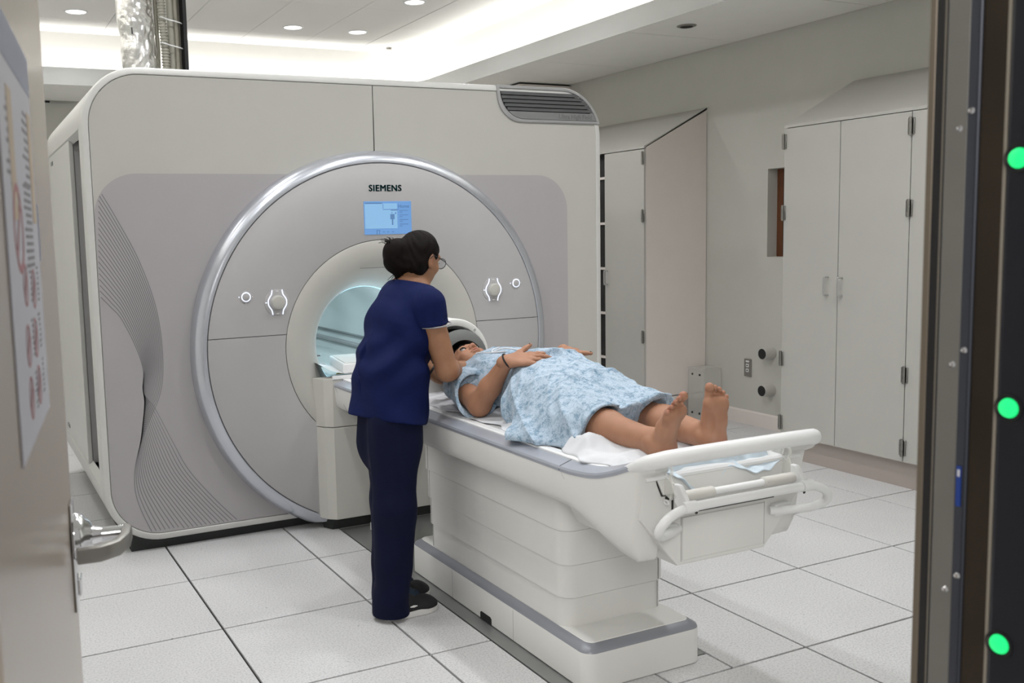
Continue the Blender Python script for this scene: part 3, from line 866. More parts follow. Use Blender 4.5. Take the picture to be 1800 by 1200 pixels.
obj('wave_lines', wv, lilac_line, lil, kind='stuff')

# silver ring
prof = [(1.020, 0.0), (1.020, -.018), (1.016, -.040), (1.006, -.062), (.990, -.078), (.970, -.086), (.956, -.087), (.9525, -.083), (.952, -.07)]
bm = bm_lathe(prof, SC, 'y', 160)
clip(bm, (0, 0, .035), (0, 0, -1))
obj('silver_ring', bm, silver, mri, smooth=True)
bm = bm_lathe([(.953, -.066), (.54, -.066)], SC, 'y', 96); clip(bm, (0, 0, .03), (0, 0, -1))
obj('disc_backing', bm, gap_dark, mri)
# disc face panels
def sector(r0, r1, a0, a1, y0, y1, n=72):
    loops = []
    for r, y in ((r0, y1), (r0, y0+.001), (r0+.0015, y0), (r1-.0015, y0), (r1, y0+.001), (r1, y1)):
        loops.append([(SC[0]+r*math.cos(math.radians(a0+(a1-a0)*i/n)), y, SC[2]+r*math.sin(math.radians(a0+(a1-a0)*i/n))) for i in range(n+1)])
    return bm_loops(loops, False)
zs = 1.036
R0, R1 = .5555, .9495
ya, yb = SC[1]-.085, SC[1]-.064
def cut_sector(a0, a1, zlo=None, zhi=None, xlo=None, xhi=None):
    bm = sector(R0, R1, a0, a1, ya, yb)
    if zlo is not None: clip(bm, (0, 0, zlo), (0, 0, -1))
    if zhi is not None: clip(bm, (0, 0, zhi), (0, 0, 1))
    if xlo is not None: clip(bm, (xlo, 0, 0), (-1, 0, 0))
    if xhi is not None: clip(bm, (xhi, 0, 0), (1, 0, 0))
    return bm
obj('disc_panel', cut_sector(-20, 200, zlo=zs+.0016), disc_grey, mri, smooth=True)
obj('disc_panel', cut_sector(90, 270, zlo=.04, zhi=zs-.0016, xhi=1.10), disc_grey, mri, smooth=True)
obj('disc_panel', cut_sector(-90, 90, zlo=.04, zhi=zs-.0016, xlo=1.26), disc_grey, mri, smooth=True)
# bore mouth and liner
prof = [(.5525, -.064), (.5525, -.0845), (.551, -.0855), (.50, -.083), (.455, -.070), (.415, -.043), (.380, -.003), (.352, .047), (.330, .10), (.314, .15), (.305, .19), (.300, .215)]
obj('bore_mouth', bm_lathe(prof, SC, 'y', 128), scan_cream, mri, smooth=True)
bore = obj('bore_liner', bm_lathe([(.300, .215), (.300, 2.02)], SC, 'y', 96), bore_blue, mri, smooth=True)
obj('bore_bed', bm_box(.965, 1.395, 1.26, 3.1, .735, .770, .004, 2), bore_blue, bore)
for s in (-1, 1):
    x = 1.18 + s*.262
    obj('bore_rail', bm_box(x-.018, x+.018, 1.33, 3.1, .812, .832, .003, 1), disc_grey, bore)
    x = 1.18 + s*.281
    obj('bore_rail', bm_box(x-.010, x+.014, 1.33, 3.1, .872, .882, .002, 1), vent_grey, bore)
lr = bm_lathe([(.2985, .222), (.2965, .222), (.2965, .236), (.2985, .236)], SC, 'y', 96)
obj('light_ring', lr, M('bore_light', (.6, .8, .9), .5, emit=(.42, .80, 1.0, 1.8)), bore)
obj('mouth_mark', bm_box(1.055, 1.20, SC[1]-.062, SC[1]-.058, 1.352, 1.356), vent_grey, mri)

# display, logo, controls on the disc face
yf = ya - .0005
scr = obj('display', bm_box(1.075, 1.345, yf-.004, yf+.006, 1.527, 1.699, .002, 1), M('screen_blue', (.08, .14, .25), .3, emit=(.18, .47, 1.0, .85)), mri)
sl = M('screen_light', (.12, .2, .3), .3, emit=(.30, .62, 1.0, .98)); sd = M('screen_ink', (.10, .22, .42), .4, emit=(.06, .14, .30, .5))
ys_ = yf-.0046
obj('screen_window', bm_box(1.078, 1.262, ys_-.0004, ys_+.0004, 1.558, 1.688), sl, scr)
obj('screen_text', bm_text('Home', .026, (1.300, ys_-.0006, 1.672), (1, 0, 0), (0, 0, 1), .0004, .0004), sd, scr)
tx = bmesh.new()
for k in range(4):
    z = 1.652-.024*k
    bm_box(1.275, 1.325, ys_-.0008, ys_-.0004, z-.003, z, bm=tx); bm_box(1.275, 1.292, ys_-.0008, ys_-.0004, z-.012, z-.009, bm=tx)
bm_box(1.080, 1.178, ys_-.0008, ys_-.0004, 1.686, 1.692, bm=tx)
for x, w_ in ((1.180, .003), ):
    bm_box(x, x+w_, ys_-.0008, ys_-.0004, 1.66, 1.685, bm=tx)
bm_box(1.180, 1.270, ys_-.0008, ys_-.0004, 1.655, 1.658, bm=tx); bm_box(1.225, 1.262, ys_-.0008, ys_-.0004, 1.650, 1.654, bm=tx)
bm_box(1.222, 1.246, ys_-.0008, ys_-.0004, 1.605, 1.632, bm=tx); bm_box(1.230, 1.238, ys_-.0008, ys_-.0004, 1.575, 1.605, bm=tx)
bm_box(1.250, 1.256, ys_-.0008, ys_-.0004, 1.632, 1.642, bm=tx); bm_box(1.228, 1.234, ys_-.0008, ys_-.0004, 1.637, 1.641, bm=tx)
for x in (1.142, 1.156): bm_box(x, x+.004, ys_-.0008, ys_-.0004, 1.529, 1.549, bm=tx)
bm_box(1.142, 1.160, ys_-.0008, ys_-.0004, 1.547, 1.550, bm=tx)
for x in (1.175, 1.20, 1.228): bm_box(x, x+.014, ys_-.0008, ys_-.0004, 1.538, 1.541, bm=tx)
obj('screen_marks', tx, sd, scr, kind='stuff')
lg = bmesh.new()
for dx, dz in ((-.0016, 0), (.0016, 0), (0, .0007), (0, -.0007)):
    join(lg, bm_text('SIEMENS', .0465, (1.199+dx, yf-.001, 1.766+dz), (1, 0, 0), (0, 0, 1), .002, 0.0, spacing=1.10))
obj('brand_logo', lg, logo_teal, mri)

def small_button(x, z):
    b = obj('round_button', bm_lathe([(.030, 0), (.030, -.003), (.024, -.005)], (x, yf, z), 'y', 32), disc_grey, mri, smooth=True)
    obj('light_ring', bm_lathe([(.0235, -.004), (.0235, -.0065), (.0195, -.0065), (.0195, -.004)], (x, yf, z), 'y', 36), white_led, b)
    obj('button_cap', bm_lathe([(.0195, -.004), (.0185, -.009), (.014, -.011), (.0001, -.011)], (x, yf, z), 'y', 32), disc_grey, b, smooth=True)
    for a in (0, 180, 270):
        q = (x+.034*math.cos(math.radians(a)), yf, z+.034*math.sin(math.radians(a)))
        obj('tick_mark', bm_lathe([(.003, 0), (.0025, -.0012), (.0001, -.0012)], q, 'y', 10), white_led if a == 180 else white_pl, b)
def big_knob(x, z):
    b = obj('control_knob', bm_lathe([(.066, 0), (.065, -.003), (.058, -.005), (.0001, -.005)], (x, yf, z), 'y', 40), disc_grey, mri, smooth=True)
    for s in (-1, 1):
        P = catmull([(x+s*.026, yf-.006, z+.062), (x+s*.030, yf-.006, z+.040), (x+s*.044, yf-.006, z+.018), (x+s*.048, yf-.006, z), (x+s*.044, yf-.006, z-.018), (x+s*.030, yf-.006, z-.040), (x+s*.026, yf-.006, z-.062)], 6)
        obj('light_bar', bm_tube(P, .0026, 8), white_led, b, smooth=True)
    obj('knob_cap', bm_lathe([(.036, -.004), (.036, -.022), (.033, -.027), (.028, -.029), (.0001, -.028)], (x, yf, z), 'y', 40), scan_cream, b, smooth=True)
    obj('tick_mark', bm_lathe([(.0035, 0), (.003, -.0012), (.0001, -.0012)], (x-.058, yf-.004, z), 'y', 10), white_led, b)
    for dz in (.056, -.056):
        obj('arrow_mark', bm_box(x-.007, x+.007, yf-.0065, yf-.005, z+dz-.002, z+dz+.002), white_pl, b)
KN = [(-.762+1.18+.013, 1.236), (.590, 1.202), (1.836, 1.206), (1.984, 1.236)]
small_button(KN[0][0], KN[0][1]); big_knob(*KN[1]); big_knob(*KN[2]); small_button(*KN[3])

# louvre at the upper right corner
def vent_outline(d):
    # d inset
    x0, x1, z0, z1 = 1.925+d, 2.634-d, 2.138+d, 2.340-d
    R = .277-d
    pts = [(x0, z1)]
    pts += [(x0+.012*k, z1) for k in range(1, 3)]
    pts += arc(x1-R, z1-R, R, 90, math.degrees(math.asin((z0-z1+R)/R)), 12)
    r2 = .155
    pts += [(x0+.012+r2+.02, z0)]
    pts += arc(x0+.005+r2, z0+r2, r2, 265, 188, 10)
    return pts
def vloops():
    L = []
    for d, y in ((0, 1.125), (0, 1.112), (.004, 1.108), (.016, 1.108), (.020, 1.114), (.020, 1.135)):
        L.append(yl(vent_outline(d), y))
    return L
vt = obj('louvre_frame', bm_loops(vloops()), M('louvre_silver', (.42, .42, .425), .35, .45), mri, smooth=True)
obj('louvre_well', bm_prism(vent_outline(.018), 'y', 1.1165, 1.120), gap_dark, vt)
def slat_span(z):
    P = vent_outline(.020); xs_ = []
    for i in range(len(P)):
        (xa, za), (xb, zb_) = P[i], P[(i+1) % len(P)]
        if (za-z)*(zb_-z) < 0: xs_.append(xa+(xb-xa)*(z-za)/(zb_-za))
    return min(xs_), max(xs_)
for k in range(5):
    z = 2.296 - .0215*k
    a, b = slat_span(z-.004)
    obj('louvre_slat', bm_prism([(1.108, z-.007), (1.111, z-.0075), (1.117, z+.0105), (1.114, z+.0110)], 'x', a+.001, b-.001), vent_slat, vt)
lowp = [p for p in vent_outline(.0195) if p[1] < 2.196]
a, b = slat_span(2.198)
lowp = sorted(lowp, key=lambda p: 0)
P = vent_outline(.0195)
poly = [(b, 2.198)] + [p for p in P if p[1] < 2.196] + [(a, 2.198)]
obj('louvre_plate', bm_prism(poly, 'y', 1.1085, 1.116), vent_grey, vt)
obj('louvre_lettering', bm_text('Ultra High Field', .036, (2.450, 1.1079, 2.176), (1, 0, 0), (0, 0, 1), .001, .0006), M('vent_letter', (.15, .155, .155), .5), vt)

ped_cream = M('pedestal_cream', (0.55, 0.54, 0.50), .42)
# docking pedestal under the bore
pp = [(.765, 1.05), (.800, .985), (.838, .950), (1.522, .950), (1.560, .985), (1.595, 1.05)]
ped = obj('docking_pedestal', bm_prism(pp, 'z', .062, .546, .004, 2), ped_cream, mri)
obj('pedestal_upper', bm_prism(pp, 'z', .549, .800, .004, 2), ped_cream, ped)
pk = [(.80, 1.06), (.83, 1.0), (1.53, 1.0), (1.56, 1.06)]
obj('pedestal_plinth', bm_prism(pk, 'z', 0.0, .062), plinth_dark, ped)  # dark recessed base block under the pedestal
# lip flowing into the bore
def lipfn(u, v):
    x = 1.18 + (u-.5)*2*(.345 + .065*v)
    y = .945 + v*.33
    edge = np.abs(u-.5)*2
    z = .812 + .006*v + (edge**4)*(.030 + .05*v)
    return x, y, z
lv_, lf_ = grid_patch(lipfn, 0, 1, 0, 1, 40, 16)
obj('bore_lip', (lv_, lf_), white_pl, ped, smooth=True)
obj('lip_front', bm_box(.836, 1.524, .944, .952, .796, .816, .003, 2), white_pl, ped)
wt = bmesh.new()
vs = [wt.verts.new(q) for q in ((.868, .985, .8175), (.925, .985, .8175), (.897, 1.035, .8182))]; wt.faces.new(vs)
obj('warning_triangle', wt, yellow, ped)
wt = bmesh.new()
vs = [wt.verts.new(q) for q in ((.888, .995, .8180), (.905, .995, .8180), (.897, 1.02, .8186))]; wt.faces.new(vs)
obj('warning_mark', wt, black, ped)

# ---- ducts and hoses rising from the scanner
dct = thing('foil_duct', (.165, 2.1, 2.34), 'crumpled silver foil duct rising from the scanner top', 'duct')
def ductfn(u, v):
    a = u*2*math.pi; z = 2.325 + v*1.06
    wr = .35*(.006*np.sin(9*a+14*np.sin(z*9)) + .008*np.sin(3*a+z*22) + .005*np.sin(z*55+4*np.sin(2*a)) + .004*np.sin(17*a-z*31))*(1+.9*np.cos(a))
    neck = -.008*np.exp(-((z-2.66)/.05)**2)
    sw = .012*np.sin(z*6)
    r = .098 + wr + neck
    return .165 + sw + r*np.cos(a), 2.10 + r*np.sin(a), z
v_, f_ = grid_patch(ductfn, 0, 1, 0, 1, 90, 120)
obj('foil_skin', (v_, f_), foil, dct, smooth=True, angle=180)
obj('torn_slit', bm_box(.118, .123, 1.999, 2.004, 2.665, 2.70), gap_dark, dct)
hs = thing('ribbed_hose', (.30, 2.08, 2.34), 'ribbed grey hose running up beside the foil duct', 'hose')
def hosefn(u, v):
    a = u*2*math.pi; z = 2.325 + v*1.06
    r = .021 + .0035*np.sin(z*2*math.pi/.0165)
    bx = .308 - .012*np.clip((z-2.62)/.15, 0, 1) 
    return bx + r*np.cos(a), 2.05 + r*np.sin(a), z
v_, f_ = grid_patch(hosefn, 0, 1, 0, 1, 18, 420)
obj('hose_wall', (v_, f_), hose_grey, hs, smooth=True, angle=180)
for k, (x, y, r, m_) in enumerate(((.272, 2.10, .012, cable_grey), (.350, 2.08, .024, hose_grey), (.372, 2.045, .013, cable_grey), (.388, 2.10, .020, cable_grey))):
    labs = ['thin brown cable between the foil duct and the ribbed hose', 'thick plain grey tube right of the ribbed hose', 'thin cable in front of the thick grey tube', 'dark cable, rightmost of the bundle beside the foil duct']
    c_ = obj('cable', bm_tube([(x, y, 2.325), (x+.004, y, 2.6), (x, y, 2.9), (x, y, 3.375)], r, 12), m_, smooth=True)
    tag(c_, labs[k], 'cable')
bk = obj('cable_tray', bm_box(.405, .425, 2.0, 2.14, 2.45, 3.375), black)
tag(bk, 'black upright cable tray edge at the right of the cable bundle', 'cable tray')
for z, lab in ((2.62, 'white cable tie round the bundle, lower of two'), (2.76, 'white cable tie round the bundle, upper of two')):
    P = [(.282, 2.022, z+.012), (.33, 2.018, z), (.39, 2.022, z-.012), (.414, 2.08, z-.01), (.39, 2.128, z), (.31, 2.135, z+.01)]
    c_ = obj('cable_tie', bm_tube(catmull(P, 5, True), .0035, 6, closed=True), white_pl, smooth=True)
    tag(c_, lab, 'cable tie')
# ================================================================== PATIENT TABLE
tab = thing('patient_table', (1.18, -.3, 0), 'cream patient table with silver rim on a telescoping column before the scanner', 'table')
TCX = 1.18
def zl(pts, z): return [(x, y, z) for x, y in pts]
def rr(d, z, r=.045): return zl(rrect(.932+d, -1.131+d, 1.428-d, .245-d, max(r-d*.5, .012), 8), z)
ft = obj('foot', bm_loops([rr(0, .003), rr(0, .122), rr(.001, .126)], cap0=True), cream, tab, smooth=True)
obj('foot_band', bm_loops([rr(.001, .126), rr(.004, .134), rr(.028, .1500), rr(.031, .1505)]), band_grey, ft, smooth=True)
obj('foot_top', bm_loops([rr(.031, .1505), rr(.033, .153), rr(.05, .1535)], cap1=True), cream, ft, smooth=True)
obj('cable_notch', bm_prism([(-.495, .0), (-.405, .0), (-.405, .026), (-.415, .032), (-.485, .032), (-.495, .026)], 'x', .9312, .96), gap_dark, ft)
for y in (-.165, -.66):
    obj('panel_joint', bm_box(.9314, .934, y-.001, y+.001, .004, .122), disc_grey, ft)
# telescoping column
zz = [.1535, .258, .378, .502, .66]
prev = None
for k in range(4):
    d = -.006*k
    L = rrect(.962+d, -.962+d, 1.398-d, .115-d, .055, 8)
    tier = obj('column_tier', bm_loops([zl(L, zz[k]), zl(L, zz[k+1]-.004), zl(rrect(.968+d, -.956+d, 1.392-d, .109-d, .05, 8), zz[k+1])], cap0=True, cap1=True), cream, tab, smooth=True)
    for x0, x1, y0, y1 in ((1.362, 1.3642, -.9635+d, -.9605+d),):
        obj('tier_joint', bm_box(x0, x1, y0, y1, zz[k]+.003, zz[k+1]-.004), disc_grey, tier)
    obj('tier_joint', bm_box(.9605+d, .963+d, .068, .0705, zz[k]+.003, zz[k+1]-.004), disc_grey, tier)

# plan path of the rim (left half then mirrored)
half = [(.845, .955, .770), (.845, .60, .770), (.845, .0, .770), (.845, -.6, .770), (.845, -1.08, .770), (.845, -1.20, .774), (.845, -1.30, .787), (.846, -1.39, .814), (.848, -1.47, .846), (.855, -1.535, .871), (.880, -1.578, .885), (.93, -1.592, .890), (1.02, -1.596, .892), (1.18, -1.598, .893)]
fullp = half + [(2*TCX-x, y, z) for x, y, z in reversed(half[:-1])]
path = catmull(fullp, 8)
NP = len(path)
def inward(i):
    d = path[min(i+1, NP-1)]-path[max(i-1, 0)]
    v = Vector((-d.y, d.x, 0)).normalized()
    if i < NP/2 and v.x < 0 and path[i].y > -1.55: v = -v
    # inward: towards table centre line
    c = Vector((TCX, max(path[i].y, -1.35), 0)) - Vector((path[i].x, path[i].y, 0))
    if v.dot(c) < 0: v = -v
    return v
def s_end(i):
    """0 on the straight flanks, 1 on the end bar"""
    y = path[i].y
    if y > -1.33: return 0.0
    t = min(1.0, (-1.33-y)/.25); return t*t*(3-2*t)
# silver rim: sloping strip, thinning towards the end bar
loops = []
for i in range(NP):
    p, n_ = path[i], inward(i); e = s_end(i)
    wdt = .050*(1-e)+.012*e; rise = .020*(1-e)+.012*e
    z = p.z
    o_ = Vector((p.x, p.y, 0))
    q = [o_ + Vector((0, 0, z-.012)) + n_*.002, o_ + Vector((0, 0, z-.002)), o_ + n_*.004 + Vector((0, 0, z+.005)),
         o_ + n_*wdt + Vector((0, 0, z+rise)), o_ + n_*(wdt+.004) + Vector((0, 0, z+rise-.006)), o_ + n_*(wdt+.004) + Vector((0, 0, z-.012))]
    loops.append(q)
cutI = [i for i in range(NP) if s_end(i) < .93]
iL = max(i for i in cutI if i < NP//2); iR = min(i for i in cutI if i > NP//2)
rim = obj('silver_rim', bm_loops(loops[:iL+1], True, True, True), rim_grey, tab, smooth=True)
obj('silver_rim', bm_loops(loops[iR:], True, True, True), rim_grey, tab, smooth=True)
obj('rim_joint', bm_prism([(.8445, .762), (.849, .776), (.896, .7915), (.896, .789)], 'y', -1.112, -1.1095), gap_dark, rim)
# white end bar
rad = []; pth = []
for i in range(NP):
    e = s_end(i)
    if path[i].y > -1.42: continue
    pth.append(path[i] + inward(i)*(.016) + Vector((0, 0, -.004))); rad.append(.003+.0205*min(1, max(0, e-.05)*1.25))
obj('end_bar', bm_tube(pth, rad, 18, flat=1.0), white_pl, tab, smooth=True, angle=180)
# side fairings follow the rim and wrap round the end
def fairing(idx):
    loops = []
    for i in idx:
        p, n_ = path[i], inward(i); y = p.y
        t = min(1.0, max(0.0, (-1.08-y)/.38)); t = t*t*(3-2*t)
        zlow = .640 - .085*t
        if y < -1.465:
            t2 = min(1.0, (-1.465-y)/.045); zlow = zlow + (p.z-.042-zlow)*t2*t2*(3-2*t2)
        top = p.z-.009
        o_ = Vector((p.x, p.y, 0)) + n_*.002
        L = []
        for k in range(9):
            u = k/8
            z = top*(1-u) + zlow*u
            ins = .001 + .016*u*u + .02*(max(0, u-.8)/.2)**2
            L.append(o_ + n_*ins + Vector((0, 0, z)))
        L.append(o_ + n_*.10 + Vector((0, 0, zlow-.004)))
        L.append(o_ + n_*.10 + Vector((0, 0, top-.01)))
        loops.append(L)
    return bm_loops(loops, True, True, True)
endI = [i for i in range(NP) if path[i].y > -1.56]
fl = obj('side_fairing', fairing([i for i in endI if i < NP//2]), cream, tab, smooth=True, angle=60)
obj('side_fairing', fairing([i for i in endI if i > NP//2]), cream, tab, smooth=True, angle=60)
jb = bmesh.new()
vs = [jb.verts.new(q) for q in ((.8462, -1.118, .758), (.8462, -1.1205, .758), (.8585, -1.2015, .655), (.8585, -1.199, .655))]; jb.faces.new(vs)
obj('fairing_joint', jb, disc_grey, fl)
jb = bmesh.new()
vs = [jb.verts.new(q) for q in ((.8462, .938, .758), (.8462, .935, .758), (.8585, .80, .648), (.8585, .803, .648))]; jb.faces.new(vs)
obj('fairing_joint', jb, gap_dark, fl)
# underside deck and table top
obj('deck', bm_box(.93, 1.43, -1.40, .95, .645, .775), cream, tab)
top = obj('table_top', bm_prism([(.894, .770), (.894, .794), (.900, .7965), (.928, .7965), (.936, .7915), (1.424, .7915), (1.432, .7965), (1.460, .7965), (1.466, .794), (1.466, .770)], 'y', -1.425, .95), white_pl, tab)
for x in (.9405, .9525):
    obj('top_groove', bm_box(x, x+.0022, -1.36, .94, .7912, .7922), disc_grey, top)
    obj('top_groove', bm_box(2*TCX-x-.0022, 2*TCX-x, -1.36, .94, .7912, .7922), disc_grey, top)
# end box
ebx = [(.872, .815), (.868, .690), (1.005, .532), (1.345, .532), (1.492, .690), (1.488, .815)]
eb = obj('end_box', bm_prism(ebx, 'y', -1.495, -1.40, .006, 2), cream, tab)
obj('end_keel', bm_prism([(.95, .64), (1.005, .533), (1.345, .533), (1.41, .64)], 'y', -1.41, -.975, .004, 1), cream, eb)
YE = -1.495
hexp = [(.922, .806), (.945, .757), (.985, .757), (.985, .695), (1.375, .695), (1.375, .757), (1.415, .757), (1.438, .806)]
obj('end_panel', bm_prism(hexp, 'y', YE-.010, YE-.001, .002, 1), cream, eb)
hex2 = [(.917, .809), (.942, .752), (.980, .752), (.980, .688), (1.380, .688), (1.380, .752), (1.418, .752), (1.443, .809)]
obj('end_panel_gap', bm_prism(hex2, 'y', YE-.003, YE-.0005), gap_dark, eb)
obj('end_ledge', bm_prism([(-1.508, .806), (-1.508, .814), (-1.502, .820), (-1.39, .822), (-1.39, .806)], 'x', .880, 1.480), white_pl, eb)
obj('end_lower_panel', bm_prism([(1.02, .678), (1.02, .548), (1.34, .548), (1.34, .678)], 'y', YE-.004, YE+.001, .0015, 1), cream, eb)
for x in (1.0155, 1.342):
    obj('end_joint', bm_box(x, x+.0015, YE-.0012, YE, .545, .68), disc_grey, eb)
obj('square_socket', bm_box(.957, .971, YE-.002, YE+.001, .738, .750), gap_dark, eb)
# lower U bar, grips and brackets
ub = [(1.00, -1.500, .650), (.945, -1.530, .652), (.890, -1.562, .660), (.858, -1.588, .682), (.868, -1.600, .712), (.905, -1.602, .734), (.97, -1.602, .744), (1.18, -1.602, .745)]
ubf = ub + [(2*TCX-x, y, z) for x, y, z in reversed(ub[:-1])]
bar = obj('lower_bar', bm_tube(catmull(ubf, 8), .0135, 14), white_pl, tab, smooth=True)
obj('roller_bar', bm_tube([(.955, -1.555, .762), (1.405, -1.555, .762)], .0105, 14), white_pl, tab, smooth=True)
for a, b in ((.955, 1.085), (1.275, 1.405)):
    obj('roller_grip', bm_tube([(a, -1.555, .762), (a+.004, -1.555, .762), (b-.004, -1.555, .762), (b, -1.555, .762)], [.012, .0160, .0160, .012], 16), grip, tab, smooth=True)
for s in (-1, 1):
    x = TCX + s*.225
    br = obj('bar_bracket', bm_prism([(-1.608, .728), (-1.596, .764), (-1.565, .800), (-1.545, .800), (-1.545, .750), (-1.560, .735), (-1.590, .726)], 'x', x-.008, x+.008, .003, 2), white_pl, bar)
    obj('clamp_sleeve', bm_tube([(x-.022, -1.602, .745), (x+.022, -1.602, .745)], .0168, 16), white_pl, br, smooth=True)
    obj('bracket_screw', bm_lathe([(.0001, -.003), (.004, -.002), (.005, 0)], (x-s*.018, -1.610, .729), 'y', 10), gap_dark, br)
    obj('bracket_foot', bm_box(x-.035, x+.035, -1.515, -1.49, .630, .670, .006, 2), white_pl, br)
    # clear hook strap from the ledge down to the bar
    px = TCX + s*.230
    P = [(px, -1.515+.018*math.cos(t), .832+.018*math.sin(t)) for t in np.linspace(-.9, 4.0, 16)]
    hk = obj('hook_strap', bm_tube(P + [(px, -1.530, .806), (px, -1.545, .775), (px, -1.555, .762)], .0050, 10), plexi, bar, smooth=True)
    obj('hook_plate', bm_prism([(-1.500, .815), (-1.505, .76), (-1.535, .750), (-1.540, .80)], 'x', px-.004, px+.004, .001, 1), plexi, hk)
    obj('eyelet', bm_tube([(px+s*.002, -1.512+.010*math.cos(t), .738+.006*math.sin(t)) for t in np.linspace(0, 2*math.pi, 14, endpoint=False)], .003, 8, closed=True), white_pl, bar, smooth=True)

# ------------------------------------------------------------------ things lying on the table
def fold_noise(x, y, seed, amp, n=7, fmin=6, fmax=30, ang0=None, spread=1.2):
    r = np.random.default_rng(seed); z = np.zeros_like(x)
    for k in range(n):
        f = r.uniform(fmin, fmax); a = (ang0 if ang0 is not None else 0) + r.uniform(-spread, spread); ph = r.uniform(0, 6.28)
        w_ = np.sin(f*(x*np.cos(a)+y*np.sin(a)) + ph + 1.5*np.sin(5*x+3*y+k))
        z += amp/n**.5*(1-np.abs(w_))**1.5 if k % 2 == 0 else amp/n**.5*.5*w_
    return z
def cloth(name, x0, x1, y0, y1, zf, mat, label, cat, nu=80, nv=120, th=.003, edge=.03, seed=1, grp=None):
    def fn(u, v):
        r = np.random.default_rng(seed)
        a = r.uniform(0, 6, 6)
        xx = x0 + (x1-x0)*u; yy = y0 + (y1-y0)*v
        xx = xx + edge*np.sin(9*v+a[0])*(1-2*u)*.6 + edge*.4*np.sin(23*v+a[1])*(1-2*u)
        yy = yy + edge*np.sin(8*u+a[2])*(1-2*v)*.6 + edge*.4*np.sin(19*u+a[3])*(1-2*v)
        return xx, yy, zf(xx, yy, u, v)
    v_, f_ = grid_patch(fn, 0, 1, 0, 1, nu, nv)
    o = obj(name, (v_, f_), mat, smooth=True, angle=180)
    md = o.modifiers.new('thickness', 'SOLIDIFY'); md.thickness = th; md.offset = 1.0
    tag(o, label, cat, grp)
    return o
TT = .7925
def z1(x, y, u, v):
    b = TT + .004 + np.maximum(0, fold_noise(x, y, 5, .042, 8, 7, 24, 1.1, .6)) + np.maximum(0, fold_noise(x, y, 31, .012, 6, 25, 60, 1.0, .5))
    inner = np.clip(np.minimum(np.minimum(u, 1-u), np.minimum(v, 1-v))*12, 0, 1)
    return b*inner + (TT+.003)*(1-inner) + .010*np.exp(-((u-.08)/.05)**2)*np.sin(v*20)**2
cloth('bed_sheet', .915, 1.43, -1.375, -.90, z1, sheetm, 'rumpled white sheet under the bare lower legs on the table', 'sheet', seed=3)
def z2(x, y, u, v):
    return TT + .004 + np.maximum(0, fold_noise(x, y, 9, .022, 7, 9, 30, .6, .8))*np.clip(np.minimum(np.minimum(u, 1-u), np.minimum(v, 1-v))*10, 0, 1)
cloth('draw_sheet', .935, 1.40, -.92, -.30, z2, sheetm, 'white draw sheet showing beside the elbow under the gown', 'sheet', seed=8)
def z3(x, y, u, v):
    return TT + .003 + np.maximum(0, fold_noise(x, y, 15, .016, 7, 12, 40, .2, 1.2))*np.clip(np.minimum(np.minimum(u, 1-u), np.minimum(v, 1-v))*10, 0, 1)
cloth('head_sheet', .94, 1.40, -.28, .34, z3, M('printed_sheet', (.62, .62, .65), .8, noise=(12, .25, 4)), 'wrinkled pale grey printed sheet under the shoulders', 'sheet', seed=12)
# pale blue pad bunched over the foot end
def padfn(u, v):
    x = .965 + .415*u + .015*np.sin(v*7)
    s = v
    y = -1.392 - .125*s - .012*np.sin(u*9+1)*s
    z = .830 + .040*np.sin(np.clip(s*1.25, 0, 1)**1.6*math.pi)*(.55+.45*np.sin(u*11+.6)**2) - .058*np.clip((s-.5)/.5, 0, 1)**1.3*(.35+.9*np.exp(-((u-.28)/.16)**2)+.4*np.sin(u*6.0)**2)
    z = z + .008*np.sin(u*17+5*s)*np.sin(s*5+u*6) + .003*np.sin(u*43-8*s)
    return x, y, z
v_, f_ = grid_patch(padfn, 0, 1, 0, 1, 110, 50)
o = obj('disposable_pad', (v_, f_), padblue, smooth=True, angle=180)
md = o.modifiers.new('thickness', 'SOLIDIFY'); md.thickness = .0025; md.offset = 1
tag(o, 'crumpled pale blue disposable pad bunched over the foot end of the table', 'pad')

# head coil behind the patient's head
hc = thing('head_coil', (1.175, .33, TT), 'cream arched head coil with dark lining behind the patient head', 'head coil')
hx, hz = 1.175, .955
def half_arch(ro, ri, y0, y1, a0=-25, a1=205, n=48, bev=.012):
    loops = []
    for r, y in ((ri, y1), (ri, y0+bev), (ri+bev*.4, y0+.002), ((ri+ro)/2, y0), (ro-bev*.4, y0+.003), (ro, y0+bev), (ro-.004, y1-.01), (ro-.02, y1), ):
        loops.append([(hx + r*math.cos(math.radians(a0+(a1-a0)*i/n)), y, hz + r*math.sin(math.radians(a0+(a1-a0)*i/n))) for i in range(n+1)])
    loops.append(loops[0])
    return bm_loops(loops, False)
obj('coil_arch', half_arch(.182, .146, .235, .50), cream, hc, smooth=True)
obj('coil_lining', half_arch(.1455, .136, .245, .495, bev=.003), coil_in, hc, smooth=True)
obj('coil_back', bm_prism(arc(hx, hz, .165, -25, 205, 40), 'y', .488, .498), cream, hc)
obj('coil_base', bm_box(hx-.165, hx+.165, .235, .50, TT+.002, .885, .012, 2), cream, hc)
obj('foam_pad', bm_lathe([(.138, .150), (.120, .122), (.094, .112), (.090, .125), (.090, .40), (.0001, .42)], (hx, .03, hz), 'y', 32), foam, hc, smooth=True)
obj('coil_mark', bm_lathe([(.006, 0), (.0055, -.001), (.0001, -.001)], (hx+.105, .2335, hz+.125), 'y', 12), disc_grey, hc)

